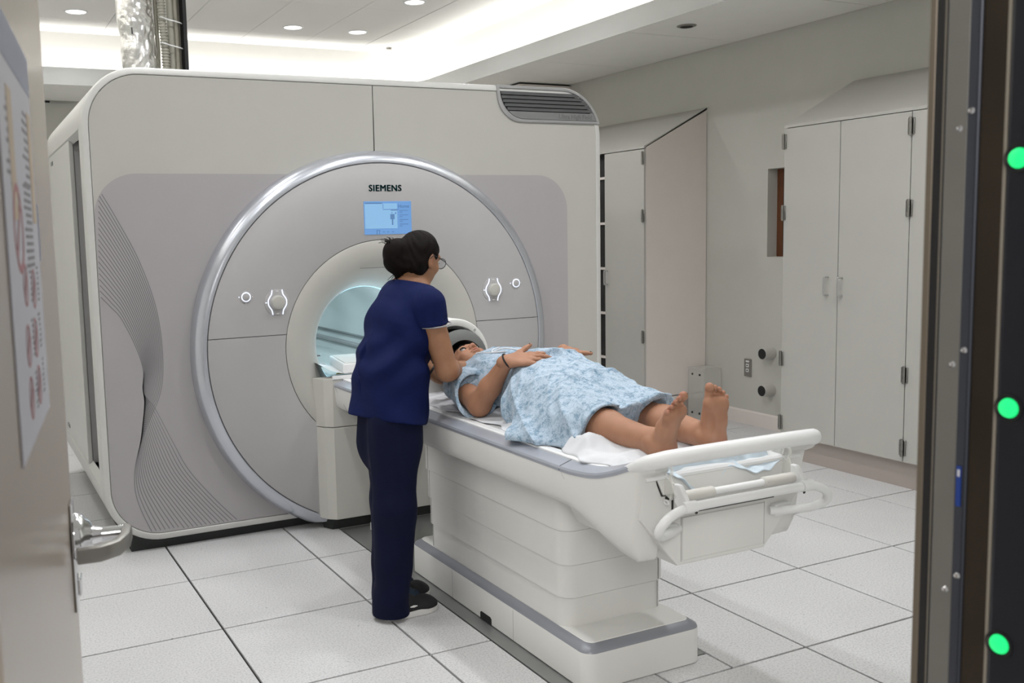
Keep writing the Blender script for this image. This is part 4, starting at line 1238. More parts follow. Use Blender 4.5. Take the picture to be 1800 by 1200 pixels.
# interface box with cable loop near the bore
ib = thing('coil_interface_box', (1.06, 1.05, .815), 'flat white connector box with cable loop lying before the bore', 'connector box')
q = bm_prism([(.90, .95), (1.10, .95), (1.12, 1.33), (.965, 1.33)], 'z', .822, .872, .006, 2)
obj('box_body', q, white_pl, ib)
obj('round_port', bm_lathe([(.016, 0), (.016, -.003), (.013, -.004), (.0001, -.004)], (1.0, .9495, .847), 'y', 20), black, ib)
obj('small_port', bm_lathe([(.006, 0), (.006, -.003), (.0001, -.003)], (1.055, .9495, .855), 'y', 12), gap_dark, ib)
obj('lid_plate', bm_prism([(.915, .965), (1.085, .965), (1.10, 1.31), (.975, 1.31)], 'z', .872, .876, .001, 1), cream, ib)
P = [(1.06+.005*math.sin(t*2), 1.03+.075*math.cos(t), .915+.062*math.sin(t)) for t in np.linspace(0, 2*math.pi, 40, endpoint=False)]
obj('cable_loop', bm_tube(P, .0055, 10, closed=True), grip, ib, smooth=True)
fb = obj('floor_bracket', bm_prism([(1.0, .0), (1.0, .038), (1.16, .055), (1.16, .0)], 'y', .80, .90), white_pl)
tag(fb, 'small white bracket with two bolt holes on the floor before the pedestal', 'bracket')
for x in (1.03, 1.07):
    obj('bolt_hole', bm_lathe([(.006, 0), (.0055, -.001), (.0001, -.001)], (x, .7995, .025), 'y', 10), gap_dark, fb)
# ================================================================== FIGURES: signed-distance modelling
class SDF:
    def __init__(s, lo, hi, h):
        s.lo = np.array(lo, np.float32); s.h = h
        s.n = np.ceil((np.array(hi)-np.array(lo))/h).astype(int)+1
        s.F = np.full(tuple(s.n), .06, np.float32)
    def region(s, mn, mx, pad):
        a = np.maximum(0, np.floor((np.array(mn)-pad-s.lo)/s.h).astype(int)); b = np.minimum(s.n, np.ceil((np.array(mx)+pad-s.lo)/s.h).astype(int)+1)
        if np.any(b <= a): return None
        sl = tuple(slice(int(i), int(j)) for i, j in zip(a, b))
        ax = [s.lo[i] + s.h*np.arange(int(a[i]), int(b[i]), dtype=np.float32) for i in range(3)]
        return sl, ax[0][:, None, None], ax[1][None, :, None], ax[2][None, None, :]
    def mix(s, sl, d, k, op):
        F = s.F[sl]
        if op == 'add':
            if k <= 0: s.F[sl] = np.minimum(F, d); return
            hh = np.clip(.5 + .5*(F-d)/k, 0, 1); s.F[sl] = F*(1-hh)+d*hh-k*hh*(1-hh)
        elif op == 'sub':
            d = -d
            if k <= 0: s.F[sl] = np.maximum(F, d); return
            hh = np.clip(.5 - .5*(F-d)/k, 0, 1); s.F[sl] = F*(1-hh)+d*hh+k*hh*(1-hh)
        elif op == 'and':
            if k <= 0: s.F[sl] = np.maximum(F, d); return
            hh = np.clip(.5 - .5*(F-d)/k, 0, 1); s.F[sl] = F*(1-hh)+d*hh+k*hh*(1-hh)
    def cap(s, a, b, ra, rb=None, k=.02, flat=None, op='add'):
        """tapered capsule a->b; flat=(axis, factor) squeezes the section along axis"""
        rb = ra if rb is None else rb
        a = np.array(a, np.float32); b = np.array(b, np.float32); R = max(ra, rb)
        r = s.region(np.minimum(a, b)-R, np.maximum(a, b)+R, k+.065)
        if r is None: return
        sl, X, Y, Z = r
        px, py, pz = X-a[0], Y-a[1], Z-a[2]
        d = b-a; L2 = float(d@d)+1e-9
        t = np.clip((px*d[0]+py*d[1]+pz*d[2])/L2, 0, 1)
        qx, qy, qz = px-t*d[0], py-t*d[1], pz-t*d[2]
        sc = 1.0
        if flat is not None:
            n = np.array(flat[0], np.float32); n = n/np.linalg.norm(n); f = flat[1]
            dn = qx*n[0]+qy*n[1]+qz*n[2]; g = (1/f-1)*dn
            qx, qy, qz = qx+g*n[0], qy+g*n[1], qz+g*n[2]; sc = min(1.0, f)
            lenq = np.sqrt(qx*qx+qy*qy+qz*qz)+1e-6
            # distance in real space along the scaled direction
            gx = np.sqrt(np.maximum(1e-9, 1+((1/f)**2-1)*((dn/f/lenq)**2)))
            dist = (lenq-(ra+(rb-ra)*t))/gx
        else:
            dist = np.sqrt(qx*qx+qy*qy+qz*qz)-(ra+(rb-ra)*t)
        s.mix(sl, dist, k, op)
    def ell(s, c, r, k=.02, axes=None, op='add'):
        c = np.array(c, np.float32); r = np.array(r, np.float32); R = float(r.max())
        q = s.region(c-R, c+R, k+.065)
        if q is None: return
        sl, X, Y, Z = q
        x, y, z = X-c[0], Y-c[1], Z-c[2]
        if axes is not None:
            A = np.array([np.array(v)/np.linalg.norm(v) for v in axes], np.float32)
            x, y, z = x*A[0][0]+y*A[0][1]+z*A[0][2], x*A[1][0]+y*A[1][1]+z*A[1][2], x*A[2][0]+y*A[2][1]+z*A[2][2]
        k0 = np.sqrt((x/r[0])**2+(y/r[1])**2+(z/r[2])**2)
        k1 = np.sqrt((x/r[0]**2)**2+(y/r[1]**2)**2+(z/r[2]**2)**2)+1e-6
        s.mix(sl, k0*(k0-1)/k1, k, op)
    def box(s, c, r, k=.02, axes=None, rnd=.01, op='add'):
        c = np.array(c, np.float32); r = np.array(r, np.float32); R = float(np.linalg.norm(r))
        q = s.region(c-R, c+R, k+.065)
        if q is None: return
        sl, X, Y, Z = q
        x, y, z = X-c[0], Y-c[1], Z-c[2]
        if axes is not None:
            A = np.array([np.array(v)/np.linalg.norm(v) for v in axes], np.float32)
            x, y, z = x*A[0][0]+y*A[0][1]+z*A[0][2], x*A[1][0]+y*A[1][1]+z*A[1][2], x*A[2][0]+y*A[2][1]+z*A[2][2]
        qx, qy, qz = np.abs(x)-(r[0]-rnd), np.abs(y)-(r[1]-rnd), np.abs(z)-(r[2]-rnd)
        d = np.sqrt(np.maximum(qx, 0)**2+np.maximum(qy, 0)**2+np.maximum(qz, 0)**2)+np.minimum(np.maximum(qx, np.maximum(qy, qz)), 0)-rnd
        s.mix(sl, d, k, op)
    def plane(s, co, no, k=.0):
        """keep the side where (p-co).no < 0"""
        no = np.array(no, np.float32); no = no/np.linalg.norm(no)
        sl, X, Y, Z = s.region(s.lo, s.lo+s.n*s.h, 0)
        s.mix(sl, (X-co[0])*no[0]+(Y-co[1])*no[1]+(Z-co[2])*no[2], k, 'and')
    def displace(s, fn):
        idx = np.argwhere(np.abs(s.F) < .03)
        P = s.lo + idx*s.h
        s.F[idx[:, 0], idx[:, 1], idx[:, 2]] += fn(P[:, 0], P[:, 1], P[:, 2]).astype(np.float32)
    def mesh(s):
        F = s.F; S = F < 0
        c = [S[i:F.shape[0]-1+i, j:F.shape[1]-1+j, k:F.shape[2]-1+k] for i in (0, 1) for j in (0, 1) for k in (0, 1)]
        a = c[0].copy(); o = c[0].copy()
        for q in c[1:]: a &= q; o |= q
        act = o & ~a
        idx = np.argwhere(act)
        vid = np.full(act.shape, -1, np.int32); vid[act] = np.arange(len(idx))
        acc = np.zeros((len(idx), 3), np.float32); cnt = np.zeros(len(idx), np.float32)
        corners = [(i, j, k) for i in (0, 1) for j in (0, 1) for k in (0, 1)]
        val = [F[idx[:, 0]+i, idx[:, 1]+j, idx[:, 2]+k] for i, j, k in corners]
        for p in range(8):
            for q in range(p+1, 8):
                dif = [corners[q][i]-corners[p][i] for i in range(3)]
                if sum(abs(v) for v in dif) != 1: continue
                m = (val[p] < 0) != (val[q] < 0)
                t = np.where(m, val[p]/(val[p]-val[q]+1e-12), 0)
                for ax in range(3):
                    acc[:, ax] += np.where(m, corners[p][ax]+dif[ax]*t, 0)
                cnt += m
        V = s.lo + (idx + acc/cnt[:, None])*s.h
        quads = []
        for ax in range(3):
            o1, o2 = [(1, 2), (2, 0), (0, 1)][ax]
            A = S.take(range(0, S.shape[ax]-1), axis=ax); B = S.take(range(1, S.shape[ax]), axis=ax)
            ch = np.argwhere(A != B)
            if len(ch) == 0: continue
            ok = np.all([(ch[:, o1] > 0), (ch[:, o2] > 0), ch[:, o1] < vid.shape[o1], ch[:, o2] < vid.shape[o2]], axis=0)
            ch = ch[ok]
            flip = B[ch[:, 0], ch[:, 1], ch[:, 2]]
            def at(d1, d2):
                q = ch.copy(); q[:, o1] -= d1; q[:, o2] -= d2
                return vid[q[:, 0], q[:, 1], q[:, 2]]
            Q = np.stack([at(1, 1), at(0, 1), at(0, 0), at(1, 0)], 1)
            Q[flip] = Q[flip][:, ::-1]
            quads.append(Q)
        return V, np.concatenate(quads)
def smooth_mesh(V, Q, it=1, lam=.5):
    for _ in range(it):
        acc = np.zeros_like(V); cnt = np.zeros(len(V), np.float32)
        for i in range(4):
            a, b = Q[:, i], Q[:, (i+1) % 4]
            np.add.at(acc, a, V[b]); np.add.at(acc, b, V[a]); np.add.at(cnt, a, 1); np.add.at(cnt, b, 1)
        V = V*(1-lam) + lam*acc/np.maximum(cnt, 1)[:, None]
    return V
def merge(parts):
    vs, fs, n = [], [], 0
    for V, Q in parts:
        vs.append(V); fs.append(Q+n); n += len(V)
    return np.concatenate(vs), np.concatenate(fs)
def tint(o, spots):
    """vertex tint 0..1 on a skin mesh: spots = [(centre, radius, amount)] in world coords"""
    me = o.data; n = len(me.vertices)
    co = np.empty(n*3, np.float32); me.vertices.foreach_get('co', co); co = co.reshape(-1, 3) + np.array(world_origin(o), np.float32)
    t = np.zeros(n, np.float32)
    for c, r, a in spots:
        r = np.array(r if isinstance(r, (tuple, list)) else (r,)*3, np.float32)
        d = np.sqrt((((co-np.array(c, np.float32))/r)**2).sum(1))
        t = np.maximum(t, a*np.clip(1.6*(1-d), 0, 1))
    at = me.attributes.new('tint', 'FLOAT', 'POINT'); at.data.foreach_set('value', t)
def V3(*a): return np.array(a, float)
def unit(v): v = np.array(v, float); return v/np.linalg.norm(v)
def rotv(v, ax, a):
    ax = unit(ax); v = np.array(v, float); a = math.radians(a)
    return v*math.cos(a)+np.cross(ax, v)*math.sin(a)+ax*np.dot(ax, v)*(1-math.cos(a))

def hand(S, w, d, n, side, sc=1.0, curl=(10, 20, 15), spread=5, thumb=35, tcurl=15, k=.006, wr=.026, tn=-.18):
    """w wrist, d finger direction, n back-of-hand normal, side=+1: thumb on (d x n) side"""
    d = unit(d); n = unit(np.array(n)-np.dot(n, d)*d); s_ = unit(np.cross(d, n))*side
    w = np.array(w, float)
    S.cap(w-d*.010*sc, w+d*.014*sc, wr*sc, wr*.98*sc, .014, (n, .80))
    offs = (.029, .010, -.010, -.028); ln = (.087, .091, .086, .077); fl = (.066, .073, .069, .053); fr = (.0088, .0090, .0087, .0078)
    tips = []
    for i in range(4):
        kn = w + d*ln[i]*sc + s_*offs[i]*sc + n*(.004 if i in (1, 2) else .001)*sc
        S.cap(w + d*.012*sc + s_*offs[i]*.55*sc, kn, .0165*sc, .0118*sc, .014, (n, .82))
        dd = rotv(d, n, 0); dd = unit(d + s_*math.tan(math.radians(spread*(1.5-i)*.7)))
        ax = np.cross(dd, n)
        p = kn
        seg = (.46, .30, .24); r0 = fr[i]*sc
        c = curl if not isinstance(curl[0], (tuple, list)) else curl[i]
        for j in range(3):
            dd = rotv(dd, ax, -c[j])
            q = p + dd*fl[i]*seg[j]*sc
            S.cap(p, q, r0*(1-.10*j), r0*(1-.10*(j+1)), k*sc if j else .009*sc)
            p = q
        tips.append((p, dd, rotv(n, ax, -sum(c))))
    # thenar and thumb
    b = w + d*.022*sc + s_*.020*sc - n*.006*sc
    td = unit(d*math.cos(math.radians(thumb)) + s_*math.sin(math.radians(thumb)) + n*tn)
    m = b + td*.040*sc
    S.cap(b, m, .0165*sc, .0125*sc, .016*sc)
    ax = np.cross(td, unit(n+s_*.6))
    t2 = rotv(td, n, -side*tcurl); q = m + t2*.033*sc
    S.cap(m, q, .0112*sc, .0098*sc, .007*sc)
    t3 = rotv(t2, n, -side*tcurl*.6); q2 = q + t3*.024*sc
    S.cap(q, q2, .0098*sc, .0078*sc, .006*sc)
    tips.append((q2, t3, n))
    return tips

def head(S, c, f, u, sc=1.0, face=True):
    """c skull centre, f facing direction, u up (crown). returns key points"""
    f = unit(f); u = unit(np.array(u)-np.dot(u, f)*f); r = np.cross(f, u); A = (f, r, u)
    c = np.array(c, float)
    P = lambda a, b, d: c + f*a*sc + r*b*sc + u*d*sc
    S.ell(P(-.008, 0, .025), (.092*sc, .073*sc, .082*sc), .02, A)
    S.ell(P(.018, 0, -.020), (.070*sc, .064*sc, .080*sc), .02, A)
    S.ell(P(.036, 0, -.060), (.046*sc, .047*sc, .050*sc), .025, A)            # jaw
    S.ell(P(.066, 0, -.098), (.016*sc, .018*sc, .014*sc), .018, A)            # chin
    if face:
        S.ell(P(.074, 0, .022), (.016*sc, .052*sc, .014*sc), .02, A)          # brow
        for s_ in (-1, 1):
            S.ell(P(.058, s_*.040, -.025), (.022*sc, .020*sc, .018*sc), .018, A)   # cheek
            S.ell(P(.090, s_*.032, .002), (.016*sc, .0155*sc, .0078*sc), .009, A, 'sub')  # eye socket
        S.cap(P(.082, 0, .010), P(.101, 0, -.026), .0080*sc, .0105*sc, .012)  # nose
        S.ell(P(.103, 0, -.030), (.011*sc, .012*sc, .0095*sc), .007, A)
        for s_ in (-1, 1):
            S.ell(P(.094, s_*.012, -.034), (.010*sc, .0075*sc, .0075*sc), .006, A)
            S.ell(P(.099, s_*.0065, -.041), (.004*sc, .0034*sc, .004*sc), .002, A, 'sub')
        S.ell(P(.086, 0, -.058), (.015*sc, .023*sc, .0060*sc), .006, A)       # upper lip
        S.ell(P(.084, 0, -.070), (.014*sc, .019*sc, .0066*sc), .006, A)       # lower lip
        S.ell(P(.099, 0, -.0637), (.010*sc, .019*sc, .0013*sc), .0015, A, 'sub')
    for s_ in (-1, 1):                                                        # ears
        S.ell(P(-.008, s_*.073, -.012), (.017*sc, .0085*sc, .031*sc), .006, (f - u*.0, r, u + f*.2))
        S.ell(P(-.004, s_*.081, -.010), (.009*sc, .005*sc, .018*sc), .004, A, 'sub')
    return P
# ================================================================== TECHNOLOGIST (standing, back to the camera)
NF = unit((.94, .34, 0)); NR = unit((.34, -.94, 0)); UP = V3(0, 0, 1)
nurse = thing('person', (.66, -.15, 0), 'standing person in navy scrubs, dark hair in a bun, leaning over the lying patient', 'person')
hf = unit((.88, .42, -.30)); hu = unit((.22, .08, 1))
HCn = V3(.828, -.140, 1.428)
S = SDF((.42, -.46, 0), (1.24, .26, 1.58), .0042)
Pn = head(S, HCn, hf, hu, .97)
S.cap((.780, -.138, 1.26), (.812, -.138, 1.385), .056, .049, .03)
S.cap((.675, -.15, .86), (.69, -.15, 1.06), .145, .115, .05, (NF, .72))
S.cap((.69, -.15, 1.06), (.760, -.14, 1.23), .115, .125, .05, (NF, .70))
S.ell((.780, -.14, 1.27), (.065, .13, .05), .05, (NF, NR, UP))
# arms
rs, re, rw = V3(.800, -.268, 1.240), V3(.862, -.300, .990), V3(.978, -.150, .966)
ls, le, lw = V3(.800, .000, 1.240), V3(.845, .085, 1.03), V3(.995, .03, .905)
for a, b, c in ((rs, re, rw), (ls, le, lw)):
    S.cap(a, b, .052, .043, .03)
    S.cap(b, b*.55+c*.45, .043, .041, .02)
    S.cap(b*.55+c*.45, c, .040, .026, .02)
hand(S, rw+V3(0, 0, .004), (.68, .60, .06), (-.40, -.30, .86), -1, .98, curl=((24, 45, 30), (24, 48, 30), (24, 50, 30), (26, 50, 30)), thumb=34)
hand(S, lw, (.90, .25, -.18), (-.1, -.2, .97), 1, .98, curl=(10, 18, 12), thumb=40)
# legs
for a, b, c in (((.665, -.225, .82), (.648, -.235, .45), (.628, -.228, .10)), ((.69, -.075, .82), (.692, -.07, .45), (.672, -.078, .10))):
    S.cap(a, b, .085, .055, .03); S.cap(b, c, .055, .036, .03)
    S.cap(c, V3(*c)+NF*.11+V3(0, 0, -.055), .038, .030, .03)
V, Q = S.mesh()
body = obj('body', (V, Q), skin_n, nurse, smooth=True, angle=180)
tint(body, [(Pn(.094, 0, -.0637), (.02, .026, .012), .6), (Pn(.0, .078, -.012), .025, .25)])

# trousers
S = SDF((.46, -.40, .006), (.90, .10, .95), .0052)
S.cap((.672, -.15, .70), (.678, -.15, .90), .150, .140, .04, (NF, .74))
S.cap((.662, -.215, .78), (.648, -.235, .45), .098, .081, .04)
S.cap((.648, -.235, .45), (.622, -.228, .015), .081, .074, .04)
S.cap((.692, -.085, .78), (.694, -.07, .45), .095, .078, .03)
S.cap((.694, -.07, .45), (.682, -.075, .015), .078, .070, .03)
def trf(x, y, z):
    a = np.arctan2(y+.16, x-.66)
    return .0035*np.sin(a*5+z*7+2*np.sin(z*5)) + .003*np.sin(z*34+3*np.sin(a*2)) * np.exp(-((z-.12)/.12)**2) + .0025*np.sin(z*26+a*4)*np.exp(-((z-.46)/.15)**2) - .004*np.exp(-(np.sin(a*3+z*2.5)/.35)**2)*np.exp(-((z-.7)/.16)**2)
S.displace(trf)
S.plane((0, 0, .016), (0, 0, -1), .006)
for cx, cy in ((.622, -.228), (.682, -.075)):
    S.cap((cx, cy, -.02), (cx, cy, .035), .062, .060, .004, op='sub')
V, Q = S.mesh()
obj('trousers', (V, Q), scrub2, nurse, smooth=True, angle=180)

# tunic
S = SDF((.40, -.44, .66), (1.02, .20, 1.44), .0048)
S.cap((.670, -.15, .76), (.683, -.15, .98), .180, .150, .05, (NF, .80))
S.cap((.683, -.15, .98), (.735, -.145, 1.15), .146, .140, .06, (NF, .80))
S.cap((.735, -.145, 1.15), (.772, -.14, 1.235), .140, .130, .06, (NF, .78))
S.ell((.783, -.138, 1.275), (.085, .120, .055), .05, (NF, NR, UP))
S.cap((.785, -.137, 1.28), (.800, -.137, 1.345), .068, .060, .04)
S.ell(rs+V3(-.01, .02, .004), (.068, .064, .066), .05)
S.ell(ls+V3(-.01, -.02, .004), (.068, .064, .066), .05)
def tuf(x, y, z):
    a = np.arctan2(y+.15, x-.70)
    w1 = .0105*np.sin(a*4+z*13+2.2*np.sin(z*9))*np.exp(-((z-.80)/.16)**2)
    w2 = .0095*np.sin(z*44+5*np.sin(a*1.6)+a*2)*np.exp(-((z-1.03)/.09)**2)
    w3 = .0065*np.sin(30*(x*.5+z*.8)+4*np.sin(y*9))*np.exp(-((z-1.19)/.1)**2)
    return w1+w2+w3
S.displace(tuf)
S.plane((.515, -.15, .820), (-.20, -.05, -1), .006)
S.plane((.84, -.15, .733), (.24, .0, -1), .004) if False else None
S.cap((.675, -.15, .55), (.675, -.15, .80), .148, .140, .004, (NF, .80), 'sub')
# collar and cuff openings
S.plane(V3(.75, -.14, 1.338), (.30, .1, 1), .004)
S.cap((.795, -.137, 1.315), (.82, -.137, 1.45), .051, .056, .004, op='sub')
da = unit(V3(.822, -.268, 1.172)-rs)
for ctr, dirn in ((V3(.822, -.268, 1.172), unit((.10, .06, -1))), (V3(.825, .035, 1.15), unit((.20, .12, -1)))):
    pass
tparts = [S.mesh()]
for sh_, ctr, dirn in ((rs, V3(.822, -.268, 1.172), unit((.10, .06, -1))), (ls, V3(.825, .035, 1.15), unit((.20, .12, -1)))):
    S2 = SDF(np.minimum(sh_, ctr)-.12, np.maximum(sh_, ctr)+.12, .0042)
    S2.cap(sh_+V3(-.004, 0, .006), ctr+dirn*.05, .073, .071, .02)
    S2.displace(lambda x, y, z: .0035*np.sin(38*(z*.8+x*.6)+3*np.sin(y*14)))
    S2.plane(ctr, dirn, .003)
    S2.cap(ctr-dirn*.02, ctr+dirn*.06, .058, .062, .002, op='sub')
    tparts.append(S2.mesh())
V, Q = merge(tparts)
tun = obj('tunic', (V, Q), scrub, nurse, smooth=True, angle=180)
# pale trim line round the sleeve edge
dirn = unit((.10, .06, -1)); ctr = V3(.822, -.268, 1.170)
e1 = unit(np.cross(dirn, (0, 1, 0))); e2 = np.cross(dirn, e1)
P = [tuple(ctr + e1*.0695*math.cos(t) + e2*.0695*math.sin(t)) for t in np.linspace(0, 2*math.pi, 32, endpoint=False)]
obj('sleeve_trim', bm_tube(P, .0030, 6, closed=True), trimg, tun, smooth=True)

# hair with bun
S = SDF((.62, -.27, 1.28), (.96, .02, 1.57), .0032)
S.ell(Pn(-.012, 0, .026), (.092, .077, .086), .018, (hf, np.cross(hf, hu), hu))
S.ell(Pn(-.035, 0, -.035), (.062, .066, .060), .03, (hf, np.cross(hf, hu), hu))
S.plane(Pn(.040, 0, 0), hf*.80-hu*.55, .012)
S.plane(Pn(0, 0, -.085), -hu*1.0-hf*.25, .01)
for s_ in (-1, 1): S.ell(Pn(.004, s_*.085, -.018), (.030, .022, .036), .008, (hf, np.cross(hf, hu), hu), 'sub')
S.ell((.722, -.145, 1.452), (.050, .047, .056), .014)
S.ell((.720, -.140, 1.415), (.042, .042, .044), .02)
S.ell((.735, -.142, 1.475), (.035, .038, .030), .02)
S.cap((.745, -.14, 1.39), (.735, -.14, 1.355), .030, .014, .02)
def hrf(x, y, z):
    a = np.arctan2(y+.14, x-.80)
    bun = np.clip((.765-x)/.02, 0, 1)
    return .0014*np.sin(110*z+40*x+6*np.sin(a*3))*(1-bun) + bun*.0011*np.sin(90*y+60*z+150*x+3*np.sin(z*40))
S.displace(hrf)
V, Q = S.mesh()
hair = obj('hair', (V, Q), hairm, nurse, smooth=True, angle=180)
st = bmesh.new()
for k in range(34):
    r_ = rng.uniform(-1, 1, 6)
    if k < 22:
        b = V3(.712+.018*r_[0], -.14+.02*r_[1], 1.488+.012*r_[2]); e = b + V3(-.022+.02*r_[3], .01*r_[4], .010+.016*r_[5])
    else:
        b = V3(.745+.02*r_[0], -.14+.03*r_[1], 1.365+.01*r_[2]); e = b + V3(-.02+.02*r_[3], .01*r_[4], -.030+.014*r_[5])
    m = (b+e)/2 + V3(.004*r_[2], .004*r_[0], .006)
    bm_tube(catmull([b, m, e], 4), [.0016]*5+[.0012]*3+[.0004], 5, bm=st)
obj('loose_strands', st, hairm, hair, kind='stuff', smooth=True)

# glasses
gl = bmesh.new()
ey = .006
for s_ in (-1, 1):
    ctr = Pn(.108, s_*.034, ey); ax1 = np.cross(hf, hu); ax2 = hu
    P = [tuple(ctr + ax1*.024*math.cos(t) + ax2*.021*math.sin(t)) for t in np.linspace(0, 2*math.pi, 26, endpoint=False)]
    bm_tube(P, .0016, 6, closed=True, bm=gl)
    bm_tube([tuple(Pn(.106, s_*.058, ey+.006)), tuple(Pn(.05, s_*.074, ey+.006)), tuple(Pn(-.005, s_*.080, ey+.008)), tuple(Pn(-.022, s_*.079, ey-.012))], .0018, 6, bm=gl)
bm_tube([tuple(Pn(.110, -.011, ey+.004)), tuple(Pn(.115, 0, ey+.007)), tuple(Pn(.110, .011, ey+.004))], .0014, 6, bm=gl)
g_ = obj('glasses', gl, black, nurse, smooth=True)
for s_ in (-1, 1):
    ctr = Pn(.108, s_*.034, ey)
    lb = bmesh.new(); vs = [lb.verts.new(tuple(ctr + np.cross(hf, hu)*.0232*math.cos(t) + hu*.0202*math.sin(t))) for t in np.linspace(0, 2*math.pi, 24, endpoint=False)]; lb.faces.new(vs)
    obj('lens', lb, lens_glass, g_)
for s_ in (-1, 1):
    obj('eye', bm_lathe([(.0001, -.011), (.007, -.0085), (.011, 0), (.007, .0085), (.0001, .011)], tuple(Pn(.079, s_*.032, .002)), 'z', 16), eye_white, nurse, smooth=True)
    obj('eyebrow', bm_tube([tuple(Pn(.090, s_*.016, .020)), tuple(Pn(.090, s_*.034, .026)), tuple(Pn(.078, s_*.052, .019))], [.0022, .0028, .0012], 6), hairm, nurse, smooth=True)
wd = unit(lw-le); e1 = unit(np.cross(wd, UP)); e2 = np.cross(wd, e1); wc = lw - wd*.055
P = [tuple(wc + e1*.0335*math.cos(t) + e2*.0335*math.sin(t)) for t in np.linspace(0, 2*math.pi, 28, endpoint=False)]
wb = obj('wrist_band', bm_tube(P, .0055, 8, closed=True), black, nurse, smooth=True)
obj('watch_case', bm_box(wc[0]-.014, wc[0]+.014, wc[1]-.016, wc[1]+.016, wc[2]+.030, wc[2]+.039, .003, 2), black, wb)

# slip-on shoes
def shoe(heel, toe):
    heel = V3(*heel); toe = V3(*toe); d = unit(toe-heel); sd = unit(np.cross(UP, d)); L = np.linalg.norm(toe-heel)
    S = SDF(np.minimum(heel, toe)-.08-V3(0, 0, 0), np.maximum(heel, toe)+V3(.08, .08, .12), .0035)
    S.lo[2] = .014
    S.cap(heel+d*.045+UP*.042, heel+d*(L-.062)+UP*.030, .039, .042, .02, (UP, .95))
    S.ell(heel+d*(L-.052)+UP*.028, (.052, .043, .028), .02, (d, sd, UP))
    S.cap(heel+d*.05+UP*.05, heel+d*.09+UP*.07, .040, .036, .03)
    S.cap(heel+d*.055+UP*.075, heel+d*.07+UP*.14, .034, .034, .004, op='sub')
    S.plane((0, 0, .022), (0, 0, -1), .003)
    V, Q = S.mesh()
    up_ = obj('shoe', (V, Q), shoe_black, nurse, smooth=True, angle=180)
    loops = []
    N = 40
    def outline(off, z):
        pts = []
        for i in range(N):
            t = 2*math.pi*i/N
            c, s_ = math.cos(t), math.sin(t)
            x = L/2 + (L/2+off)*np.sign(c)*abs(c)**.72
            wdt = .036 + .008*np.clip((x/L-.35)/.35, 0, 1) - .004*np.clip((x/L-.8)/.2, 0, 1)
            pts.append(tuple(heel + d*x + sd*(wdt+off)*np.sign(s_)*abs(s_)**.8 + UP*z))
        return pts
    loops = [outline(0.0, .0005), outline(.003, .004), outline(.003, .024), outline(.0, .027)]
    obj('sole', bm_loops(loops, True, True, True), shoe_white, up_, smooth=True)
    # pale side flash
    fl_ = bmesh.new()
    c0 = heel+d*(L*.47)-sd*.0435+UP*.047
    bm_tube([tuple(c0-d*.016), tuple(c0), tuple(c0+d*.016)], [.002, .005, .002], 8, bm=fl_)
    obj('side_flash', fl_, shoe_white, up_, smooth=True)
for c in ((.628, -.228), (.672, -.078)):
    a = V3(c[0], c[1], .20); b = V3(c[0], c[1], .085) + NF*.012; d = V3(c[0], c[1], .055) + NF*.085; e_ = V3(c[0], c[1], .045) + NF*.125
    obj('sock', bm_tube(catmull([tuple(a), tuple(b), tuple((b+d)/2+V3(0, 0, .008)), tuple(d), tuple(e_)], 5), [.048]*5+[.050]*6+[.046]*5+[.036]*5, 16), sock_grey, nurse, smooth=True)
shoe((.585, -.238, 0), (.828, -.222, 0))
shoe((.632, -.088, 0), (.868, -.062, 0))
# ================================================================== PATIENT (lying on the back, head towards the bore)
pat = thing('person', (1.18, -.55, TT), 'barefoot patient lying on the table in a pale blue printed gown', 'person')
pf = unit((-.10, -.16, 1)); pu = unit((.02, 1, .14))
HCp = V3(1.172, .085, .940)
S = SDF((.84, -1.50, .796), (1.54, .26, 1.13), .0034)
Pp = head(S, HCp, pf, pu, .98)
prr = np.cross(pf, pu)
S.cap((1.175, -.10, .905), (1.173, .03, .905), .060, .052, .03)
S.ell((1.175, -.26, .910), (.145, .21, .095), .05)
S.ell((1.19, -.50, .900), (.125, .22, .100), .06)
S.ell((1.18, -.62, .890), (.155, .15, .090), .06)
